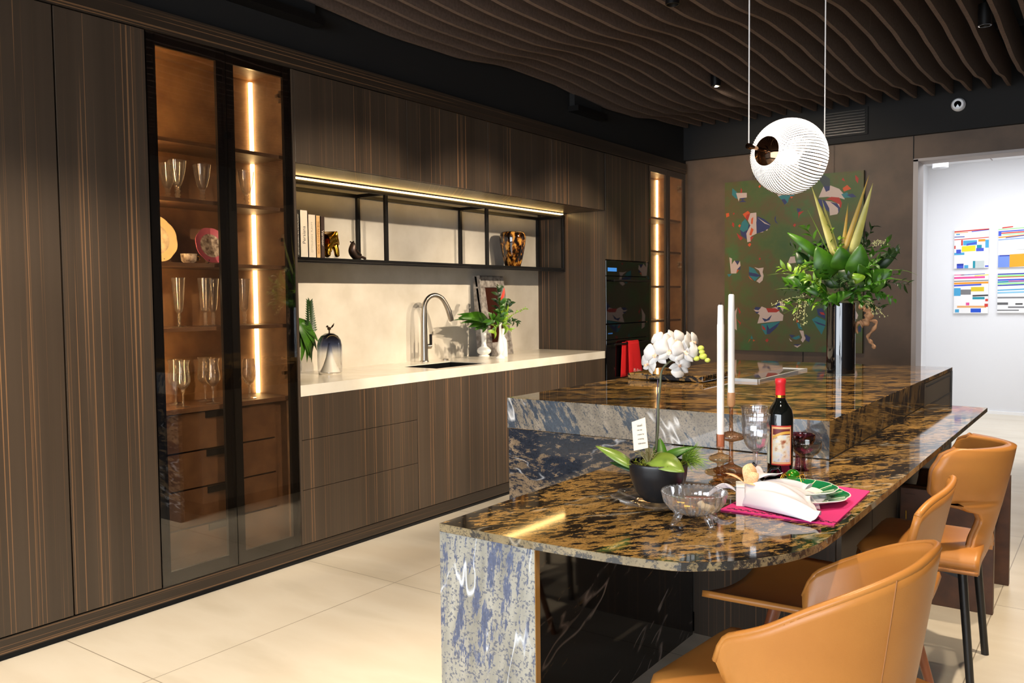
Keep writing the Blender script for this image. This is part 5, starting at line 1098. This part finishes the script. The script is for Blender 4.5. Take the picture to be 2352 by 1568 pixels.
shapes = [
 ('t', zz1, [(275, 340), (345, 400), (390, 510), (320, 490), (270, 440)]), ('w', zz1, [(330, 412), (492, 410), (492, 480), (385, 490), (370, 540)]), ('n', zz1, [(385, 490), (480, 485), (430, 515), (490, 545), (375, 550), (430, 515)]), ('r', zz1, [(405, 335), (425, 370), (420, 412), (395, 412)]),
 ('o', zz1, [(430, 730), (510, 680), (540, 710), (500, 770), (480, 800)]), ('r', zz1, [(490, 740), (545, 715), (510, 830), (475, 790)]), ('t', zz1, [(420, 850), (470, 800), (520, 880), (510, 960), (440, 1000), (390, 960)]), ('n', zz1, [(390, 960), (440, 980), (500, 960), (530, 870), (545, 900), (490, 1020), (490, 1110), (410, 1050)]),
 ('w', zz1, [(545, 715), (635, 705), (640, 900), (640, 1020), (560, 1060), (550, 1140), (500, 1150), (485, 1020), (545, 900), (510, 830)]), ('o', zz1, [(560, 800), (590, 770), (580, 880), (555, 870)]), ('o', zz1, [(560, 930), (595, 960), (560, 1050), (530, 1040)]), ('r', zz1, [(545, 1070), (595, 1065), (550, 1140)]),
 ('n', zz1, [(650, 760), (750, 800), (850, 880), (830, 940), (740, 990), (640, 1020), (635, 850)]), ('w', zz1, [(655, 780), (760, 850), (850, 900), (760, 870)]), ('w', zz1, [(645, 820), (700, 890), (800, 900), (700, 920), (650, 900)]), ('w', zz1, [(635, 915), (685, 920), (690, 960), (640, 970)]), ('w', zz1, [(690, 960), (735, 950), (740, 1000), (690, 1005)]), ('w', zz1, [(780, 930), (820, 920), (800, 975), (780, 975)]),
 ('r', zz1, [(340, 1010), (385, 1050), (435, 1085), (400, 1125), (365, 1080)]), ('o', zz1, [(180, 720), (225, 710), (230, 760), (185, 780)]), ('r', zz1, [(275, 850), (305, 870), (300, 930), (270, 900)]),
 ('n', zz1, [(930, 750), (925, 820), (965, 880), (920, 850), (905, 790)]), ('n', zz1, [(1240, 640), (1310, 650), (1260, 720)]), ('r', zz1, [(1265, 700), (1350, 680), (1280, 750), (1270, 800)]),
 ('t', zz1, [(960, 460), (1080, 410), (1220, 440), (1130, 480), (1110, 550), (1060, 590), (1010, 510)]), ('n', zz1, [(1010, 510), (1060, 500), (1100, 550), (1060, 590)]), ('w', zz1, [(930, 400), (1080, 415), (970, 465)]), ('o', zz1, [(1140, 460), (1190, 470), (1160, 495)]),
 ('w', zz1, [(1640, 320), (1750, 300), (1880, 350), (1950, 430), (1960, 510), (1900, 490), (1700, 470), (1570, 480)]), ('n', zz1, [(1645, 310), (1740, 310), (1735, 370), (1680, 395)]), ('g', zz1, [(1570, 200), (1650, 140), (1740, 200), (1740, 310), (1645, 310)]), ('r', zz1, [(1670, 510), (1760, 470), (1880, 480), (1920, 560), (1905, 640), (1840, 560), (1760, 520)]), ('n', zz1, [(1565, 500), (1650, 520), (1720, 580), (1735, 700), (1640, 640), (1570, 580)]),
 ('w', zz1, [(1670, 530), (1760, 540), (1880, 580), (1890, 650), (1850, 730), (1740, 750), (1730, 640)]), ('n', zz1, [(1740, 545), (1850, 570), (1895, 640), (1870, 730), (1860, 640), (1800, 590)]), ('r', zz1, [(1770, 590), (1820, 640), (1830, 730), (1790, 735), (1775, 650)]),
 ('t', zz1, [(1910, 430), (2000, 400), (2020, 440), (2080, 480), (1950, 485)]), ('n', zz1, [(1990, 440), (2080, 420), (2140, 470), (2060, 480)]), ('o', zz1, [(1930, 340), (2000, 290), (2060, 350), (1950, 390)]), ('r', zz1, [(1915, 215), (1940, 180), (1970, 240)]), ('r', zz1, [(2120, 140), (2170, 190), (2160, 270), (2125, 220)]),
 ('w', zz2, [(222, 68), (260, 85), (255, 170), (295, 110), (340, 180), (375, 120), (382, 190), (335, 240), (320, 300), (245, 300)]), ('n', zz2, [(300, 120), (365, 118), (335, 185)]), ('n', zz2, [(335, 215), (380, 195), (380, 245), (330, 245)]), ('o', zz2, [(290, 180), (320, 240), (288, 240)]), ('t', zz2, [(190, 310), (260, 305), (215, 355)]), ('o', zz2, [(335, 245), (362, 248), (325, 300)]),
 ('t', zz2, [(505, 200), (580, 230), (620, 290), (660, 330), (590, 410), (510, 340)]), ('n', zz2, [(500, 280), (600, 300), (680, 330), (620, 350), (510, 330)]), ('w', zz2, [(580, 210), (640, 225), (715, 215), (700, 280), (715, 330), (700, 400), (655, 440), (610, 410), (680, 340), (650, 260)]), ('o', zz2, [(495, 330), (560, 400), (520, 380)]),
 ('w', zz2, [(690, 775), (750, 800), (830, 800), (900, 780), (950, 860), (1000, 900), (990, 980), (625, 1020), (660, 900), (570, 820), (640, 810)]), ('n', zz2, [(690, 940), (760, 960), (835, 895), (800, 970), (730, 995)]), ('r', zz2, [(750, 800), (880, 800), (950, 830), (900, 860), (780, 860)]), ('n', zz2, [(600, 780), (680, 790), (640, 830), (580, 820)]), ('n', zz2, [(590, 850), (660, 850), (620, 880)]), ('o', zz2, [(895, 920), (970, 950), (895, 960)]), ('n', zz2, [(880, 760), (940, 690), (960, 800), (930, 830)]), ('w', zz2, [(940, 690), (1020, 750), (990, 850), (960, 800)]),
 ('t', zz2, [(680, 1030), (950, 990), (920, 1060), (860, 1110), (800, 1170), (740, 1180), (690, 1100)]), ('n', zz2, [(760, 1030), (800, 1100), (950, 1000), (900, 1080), (800, 1170), (760, 1170)]), ('r', zz2, [(690, 1040), (740, 1090), (740, 1120), (700, 1100)]),
 ('w', zz2, [(335, 790), (320, 900), (330, 1120), (280, 1080), (268, 900)]), ('r', zz2, [(340, 780), (385, 850), (370, 890)]), ('r', zz2, [(320, 950), (390, 1010), (350, 1100), (375, 1030)]), ('t', zz2, [(540, 1190), (565, 1240), (525, 1240)]), ('o', zz2, [(525, 1245), (490, 1300), (510, 1250)]), ('o', zz2, [(560, 1250), (595, 1265), (565, 1280)]),
 ('t', zz2, [(1190, 1000), (1240, 1030), (1275, 1110), (1220, 1090)]), ('o', zz2, [(1190, 960), (1225, 990), (1190, 1010)]), ('w', zz2, [(1230, 1120), (1290, 1125), (1300, 1200), (1325, 1230), (1280, 1295), (1250, 1260), (1270, 1220)]), ('n', zz2, [(1080, 1180), (1170, 1190), (1120, 1230)]), ('t', zz2, [(1120, 1230), (1230, 1190), (1240, 1230), (1180, 1255)]), ('n', zz2, [(1310, 1170), (1390, 1220), (1370, 1290), (1320, 1260)]), ('w', zz2, [(1150, 1340), (1260, 1325), (1200, 1370)]), ('w', zz2, [(1080, 1230), (1130, 1280), (1100, 1275)]), ('n', zz2, [(1140, 1320), (1255, 1320), (1200, 1345)]),
 ('t', zz2, [(1410, 960), (1480, 920), (1610, 980), (1605, 1050), (1550, 1180), (1490, 1090)]), ('n', zz2, [(1430, 980), (1605, 1040), (1605, 1060), (1500, 1030)]), ('n', zz2, [(1480, 810), (1560, 800), (1605, 880), (1605, 960), (1500, 900)]), ('r', zz2, [(1520, 855), (1580, 860), (1600, 900), (1545, 890)]), ('w', zz2, [(2030, 820), (2080, 900), (2060, 960), (2020, 940)]), ('n', zz2, [(2080, 1060), (2120, 1060), (2115, 1140), (2080, 1140)]), ('w', zz2, [(1100, 60), (1200, 50), (1280, 130), (1150, 150), (1060, 160)])]
b = B(); KI = list(PCOL)
for i, (k, fn, pts) in enumerate(shapes):
    P3 = [aty(*fn(*q), Y0) for q in pts]; dy = -.0002 * (i % 7 + 1)
    b.face([(min(1.604, max(.378, q.x)), Y0 + dy - .0001 * i / 10, q.z) for q in P3], KI.index(k))
rnd = random.Random(3)
for k_ in range(9):
    x, z, r = rnd.uniform(.45, 1.55), rnd.uniform(.9, 2.35), rnd.uniform(.008, .02)
    b.face([(x - r, Y0 - .0003, z), (x, Y0 - .0003, z - r), (x + r * .8, Y0 - .0003, z + r * .3), (x, Y0 - .0003, z + r)], KI.index('o' if k_ % 2 else 'r'))
obj('painted_shapes', b, [PM[k] for k in KI], t, True)
for px in (1727, 1914):
    x = aty(px, 395, Y0).x; obj('hanging_wire', B().tube([(x, 7.665, 2.40), (x, 7.665, 2.645)], .0015, 6), M_steel, t, True)
# ================================================================ gallery paintings
def gpaint(label, x0, x1, z0, z1, seed, kind):
    t = thing('small_painting', label, 'painting', ((x0 + x1) / 2, 10.845, (z0 + z1) / 2), 'four bright abstract canvases on the white gallery wall')
    obj('canvas', B().box(x0, x1, 10.83, 10.858, z0, z1), mat('canvas_white', (236, 236, 236), .7), t, True)
    W, H = x1 - x0, z1 - z0; Yp = 10.8298; bs = {}
    def q(c, u0, v0, u1, v1, sl=0, l=0):
        bs.setdefault(c, []).append([(x0 + u0 * W, Yp - .0003 * l, z0 + v0 * H), (x0 + u1 * W, Yp - .0003 * l, z0 + (v0 + sl) * H), (x0 + u1 * W, Yp - .0003 * l, z0 + (v1 + sl) * H), (x0 + u0 * W, Yp - .0003 * l, z0 + v1 * H)])
    for a in kind: q(*a)
    bb = B(); ms = []
    for c, pl_ in bs.items():
        ms.append(mat('art_colour', c, .6))
        for f_ in pl_: bb.face(f_, len(ms) - 1)
    obj('painted_pattern', bb, ms, t, True)
R_, O_, Y_, B_, C_, N_, P_, K_, G_, T_ = (205, 60, 48), (240, 150, 40), (242, 214, 40), (62, 84, 200), (70, 160, 206), (30, 56, 160), (224, 80, 150), (120, 120, 122), (140, 220, 130), (20, 140, 160)
gpaint('small abstract canvas with yellow block and blue shapes, top left of the four', 1.837, 2.181, 1.638, 2.083, 1, [(R_, 0, .92, 1, .95, .03, 1), (B_, .5, .91, 1, .93, .03, 1), (O_, 0, .90, .4, .915, 0, 1), (C_, .05, .85, .16, .88, 0, 1), (N_, 0, .79, .3, .81, 0, 1), (R_, 0, .72, 1, .74, .03, 1), (C_, 0, .34, .3, .4, 0, 1), (B_, .06, .38, .2, .48, 0, 2), (C_, .26, .58, .66, .70, 0, 1), (B_, .36, .57, .66, .62, .04, 2), (Y_, .22, .42, .62, .56, .01, 3), (T_, .66, .50, .80, .58, 0, 2), (B_, .64, .42, .86, .50, 0, 2), (R_, .20, .58, .25, .72, 0, 3), (O_, .7, .66, .9, .72, 0, 1), (C_, .9, .5, 1, .7, 0, 1), (R_, 0, .50, .04, .58, 0, 2), (N_, .08, .07, .28, .12, 0, 1), (B_, .08, 0, .28, .07, 0, 2), (C_, .3, 0, .42, .08, 0, 1), (T_, .55, .0, .62, .18, 0, 1), ((190, 200, 200), .62, 0, .88, .18, 0, 1), (B_, .9, .02, 1, .06, 0, 1)])
gpaint('small abstract canvas with blue and orange lower half, top right of the four', 2.274, 2.62, 1.638, 2.087, 2, [(R_, .1, .95, .4, .98, .02, 1), (G_, 0, .92, 1, .94, .02, 1), (B_, 0, .86, 1, .89, .02, 1), (R_, .05, .82, 1, .85, .02, 1), (B_, 0, .77, .08, .87, 0, 2), (G_, .1, .79, 1, .81, .02, 1), (O_, 0, .72, 1, .75, .05, 1), (N_, .2, .71, 1, .73, .06, 2), ((140, 170, 230), 0, .66, 1, .69, .03, 1), ((110, 140, 216), 0, 0, .34, .30, 0, 1), (N_, .04, .27, .34, .3, 0, 2), ((236, 160, 30), .32, 0, 1, .31, .02, 3), (K_, .5, .42, 1, .425, 0, 1)])
gpaint('small abstract canvas with pink and orange stripes, bottom left of the four', 1.840, 2.183, 1.130, 1.577, 3, [(P_, 0, .96, .3, .98, 0, 1), (N_, .2, .96, .9, .975, .02, 1), (Y_, .6, .93, 1, .95, .02, 1), (P_, 0, .87, .9, .92, .01, 1), (K_, 0, .80, 1, .825, .01, 1), (O_, 0, .73, 1, .78, .015, 1), (B_, 0, .68, .8, .72, .02, 1), (C_, 0, .44, .2, .64, 0, 1), (K_, .2, .47, .5, .6, 0, 1), ((214, 190, 40), .5, .55, .88, .66, 0, 2), ((60, 60, 62), .55, .42, 1, .46, .01, 2), (T_, .55, .35, .9, .41, 0, 1), (P_, .36, .20, .46, .27, 0, 2), ((226, 170, 110), .1, .14, .95, .19, .0, 1), ((30, 80, 200), .5, .02, .8, .12, 0, 3), (C_, .04, .02, .16, .1, 0, 2), (R_, .92, .3, 1, .36, 0, 2), (R_, .9, .16, 1, .24, 0, 2)])
gpaint('small abstract canvas with blue stripes over grey brushwork, bottom right of the four', 2.274, 2.62, 1.135, 1.577, 4, [(N_, 0, .95, 1, .98, .01, 1), (G_, 0, .90, 1, .94, .01, 1), (R_, 0, .88, 1, .90, .01, 1), (B_, 0, .80, 1, .84, .01, 1), (T_, 0, .75, 1, .79, .02, 1), (P_, .3, .78, 1, .80, .0, 2), (G_, 0, .71, 1, .74, .01, 1), (N_, 0, .67, 1, .70, .02, 1), (C_, 0, .55, 1, .58, .03, 1), ((130, 190, 220), 0, .48, .9, .52, .02, 1), (K_, 0, .36, 1, .40, .0, 1), ((90, 90, 92), 0, .2, .3, .26, 0, 1), (K_, .3, .12, 1, .16, 0, 1), ((70, 70, 70), .5, .2, .7, .24, 0, 1), (K_, 0, .05, .6, .08, 0, 1)])
P = aty(2160, 374, 9.7)
t = thing('gallery_spotlight', 'white cylinder ceiling spotlight in the bright gallery beyond the doorway', 'spotlight', (P.x, 9.7, P.z - .05))
obj('body', B().lathe([(0, .16), (.075, .16), (.075, 0), (.068, 0), (.066, .02), (0, .02)], 28), M_white, t, smooth=40)

# ================================================================ chairs
def interp(tab, s):
    for (a, va), (c, vc) in zip(tab, tab[1:]):
        if a <= s <= c:
            q = (s - a) / (c - a); q = q * q * (3 - 2 * q); return va + (vc - va) * q
    return tab[-1][1]
def interp2(tab, s):
    n = len(tab) - 1; f_ = min(n - 1e-6, max(0, s * n)); i = int(f_); q = f_ - i; v = [t_[1] for t_ in tab]
    a, b_, c, d = v[max(i - 1, 0)], v[i], v[i + 1], v[min(i + 2, n)]
    return .5 * (2 * b_ + (c - a) * q + (2 * a - 5 * b_ + 4 * c - d) * q * q + (3 * b_ - a - 3 * c + d) * q ** 3)
def tub_chair(label, loc, rz):
    """local: sitter faces -x, origin on the floor below the seat centre"""
    t = thing('dining_chair', label, 'chair', loc, 'tan leather chairs along the bar', rz)
    W, Dp = .25, .26
    def plan(s, k):     # s 0..1 from near tip (-y) round the back to the far tip, k scale
        a = -PI / 2 * 1.22 + PI * 1.22 * s
        return Dp * math.cos(a) * k - .0, W * math.sin(a) * (1.0 + .0) * k
    rim = [(0, .625), (.1, .665), (.2, .725), (.3, .77), (.4, .80), (.5, .82), (.6, .812), (.7, .785), (.8, .745), (.9, .69), (1, .635)]
    def shell(u, v):
        zt = interp2(rim, u); zb = .40
        e = abs(u - .5) * 2
        if e > .90: zt -= .055 * ((e - .90) / .10) ** 3; zb += .10 * (e - .9) / .1
        z = zb + (zt - zb) * v; k = .80 + .20 * v ** .8
        x, y = plan(u, k); x += .02 * v * math.cos((u - .5) * PI); return (x, y, z)
    sh = obj('shell', B().grid(shell, 64, 16), M_leather, t, smooth=True, solid=.016, offset=0)
    def rimp(s): p = Vector(shell(s, 1.0)); return p
    obj('rim_seam', B().tube([rimp(k / 80) for k in range(81)], .0085, 8), M_leather, sh, smooth=True)
    for s0 in (.36, .64):
        obj('stitched_seam', B().tube([Vector(shell(s0, v / 14)) * 1.0 + (Vector(shell(s0, v / 14)) * Vector((1, 1, 0))).normalized() * .0085 for v in range(15)], .0016, 5), M_leathers, sh)
    def seat(u, v):
        x = -.30 + .54 * u; yy = (v - .5) * 2; wdt = .235 * (1 - .10 * u) * min(1, (u * 9 + .25)) ** .35
        edge = max(abs(yy) ** 6, (abs(u - .5) * 2) ** 8); return (x, yy * wdt, .49 - .045 * edge - .012 * math.sin(PI * u))
    b = B(); b.grid(seat, 30, 24); obj('seat', b, M_leather, t, smooth=True, solid=.05, offset=-1)
    for sx, sy in ((-1, -1), (-1, 1), (1, -1), (1, 1)):
        obj('leg', B().tube([(sx * .16, sy * .15, .42), (sx * .25, sy * .235, 0)], [.019, .010], 14), M_legwood, t, smooth=45)
    obj('seat_frame', B().box(-.2, .2, -.17, .17, .405, .425), M_dark, t)
    return t
def flat_chair(label, loc, rz):
    t = thing('dining_chair', label, 'chair', loc, 'tan leather chairs along the bar', rz)
    def back(u, v):
        y = (u - .5) * .50; w_ = .74 + .26 * min(1, v * 1.6); e = abs(u - .5) * 2
        z = .42 + (.395 - .03 * e ** 5) * v; x = .20 + .085 * v - .035 * e ** 2.2; return (x, y * w_, z)
    sh = obj('backrest', B().grid(back, 40, 14), M_leather, t, smooth=True, solid=.018, offset=0)
    obj('rim_seam', B().tube([Vector(back(k / 40, 1)) for k in range(41)], .0095, 8), M_leather, sh, smooth=True)
    def seat(u, v):
        x = -.30 + .53 * u; yy = (v - .5) * 2; wdt = .250 * (1 - .12 * u); edge = abs(yy) ** 5; return (x - .03 * yy * yy * (1 - u), yy * wdt, .475 + .008 * edge - .02 * math.sin(PI * v) + .03 * max(0, u - .8) * 5)
    obj('seat', B().grid(seat, 24, 20), M_leather, t, smooth=True, solid=.018, offset=-1)
    for sx, sy in ((-1, -1), (-1, 1), (1, -1), (1, 1)):
        obj('leg', B().tube([(sx * .14, sy * .16, .45), (sx * .25, sy * .235, 0)], [.018, .010], 14), M_legwood, t, smooth=45)
    obj('seat_frame', B().box(-.18, .18, -.16, .16, .435, .452), M_dark, t)
    return t
def wing_chair(label, loc, rz):
    t = thing('dining_chair', label, 'chair', loc, 'tan leather chairs along the bar', rz)
    Wt = [(0, .20), (.16, .14), (.36, .105), (.43, .12), (.52, .205), (.64, .245), (.80, .250), (.93, .238), (1.0, .205)]
    def sp(v):          # side profile of the back from seat level up
        return .185 + .035 * math.sin(v * 1.4) + .055 * v, .43 + .395 * v
    def back(u, v):
        x, z = sp(v); wd = interp(Wt, v); yy = (u - .5) * 2
        wrap = .20 * abs(yy) ** 2.0 * (1 if v > .5 else .25 + 1.0 * v) * (wd / .25) ** 1.5
        return (x - wrap, yy * wd * (.98 - .12 * yy * yy), z)
    sh = obj('backrest', B().grid(back, 28, 40), M_leather, t, smooth=True, solid=.034, offset=0)
    for s_ in (0, 1):
        obj('piping', B().tube([Vector(back(s_, k / 50)) for k in range(51)], .010, 8), M_leathers, sh, smooth=True)
    def seat(u, v):
        x = -.195 + .40 * u; yy = (v - .5) * 2; wdt = .225 * (1 - .05 * u) * min(1, u * 6 + .5) ** .5; edge = max(abs(yy) ** 6, (1 - u) ** 14); return (x, yy * wdt, .485 - .05 * edge)
    st = obj('seat', B().grid(seat, 26, 22), M_leather, t, smooth=True, solid=.05, offset=-1)
    def edge(k):
        a = k / 60
        if a < .35: q = seat(1 - a / .35 * .97, 0)
        elif a < .65: q = seat(.03, (a - .35) / .3)
        else: q = seat(.03 + (a - .65) / .35 * .97, 1)
        return Vector(q) + Vector((0, 0, -.02))
    obj('piping', B().tube([edge(k) for k in range(61)], .007, 8), M_leathers, st, smooth=True)
    for sx, sy in ((-1, -1), (-1, 1), (1, -1), (1, 1)):
        obj('leg', B().tube([(sx * .15, sy * .165, .42), (sx * .185, sy * .185, 0)], [.015, .013], 16), mat('leg_black', (24, 23, 23), .3), t, smooth=45)
    b = B()
    for s_ in (-1, 1): b.prism([(-.15, .425), (.16, .425), (.155, .375), (.0, .415), (-.145, .375)], s_ * .165 - .003, s_ * .165 + .003, axis='y')
    b.box(-.15, .16, -.165, .165, .424, .434); obj('seat_frame', b, M_dark, t)
    return t
tub_chair('tan leather tub chair with wraparound back, nearest the camera', (2.83, 1.93, 0), -.1)
flat_chair('tan leather chair with tall flat back and brown legs, in the middle', (2.75, 2.585, 0), 0)
wing_chair('tan leather chair with winged headrest and black legs, farthest along the bar', (2.835, 3.38, 0), 0)
# ---- sculpted wooden stool behind the chairs
t = thing('wooden_stool', 'dark walnut stool with two plank sides and scooped seat behind the chairs', 'stool', (2.8, 4.26, 0))
for y, x1, zt in ((4.02, 2.995, .50), (4.47, 3.01, .512)): obj('side_plank', B().box(2.63, x1, y, y + .035, 0, zt), M_oak, t, True, bev=.002)
def sst(u, v): y = 4.055 + .415 * v; s = math.sin(PI * v); return (2.63 + .365 * u, y, .495 - .085 * s ** .7 - .02 * s * math.sin(PI * u))
obj('scooped_seat', B().grid(sst, 20, 30), M_oak, t, True, smooth=True, solid=.022, offset=-1)
obj('stretcher', B().box(2.64, 2.66, 4.055, 4.47, .12, .38), M_oak, t, True)
obj('tenon', B().box(2.65, 2.69, 4.0165, 4.0195, .44, .475), M_oak, t, True); obj('brass_pin', B().box(2.653, 2.657, 4.0165, 4.0195, .33, .40), M_gold, t, True)
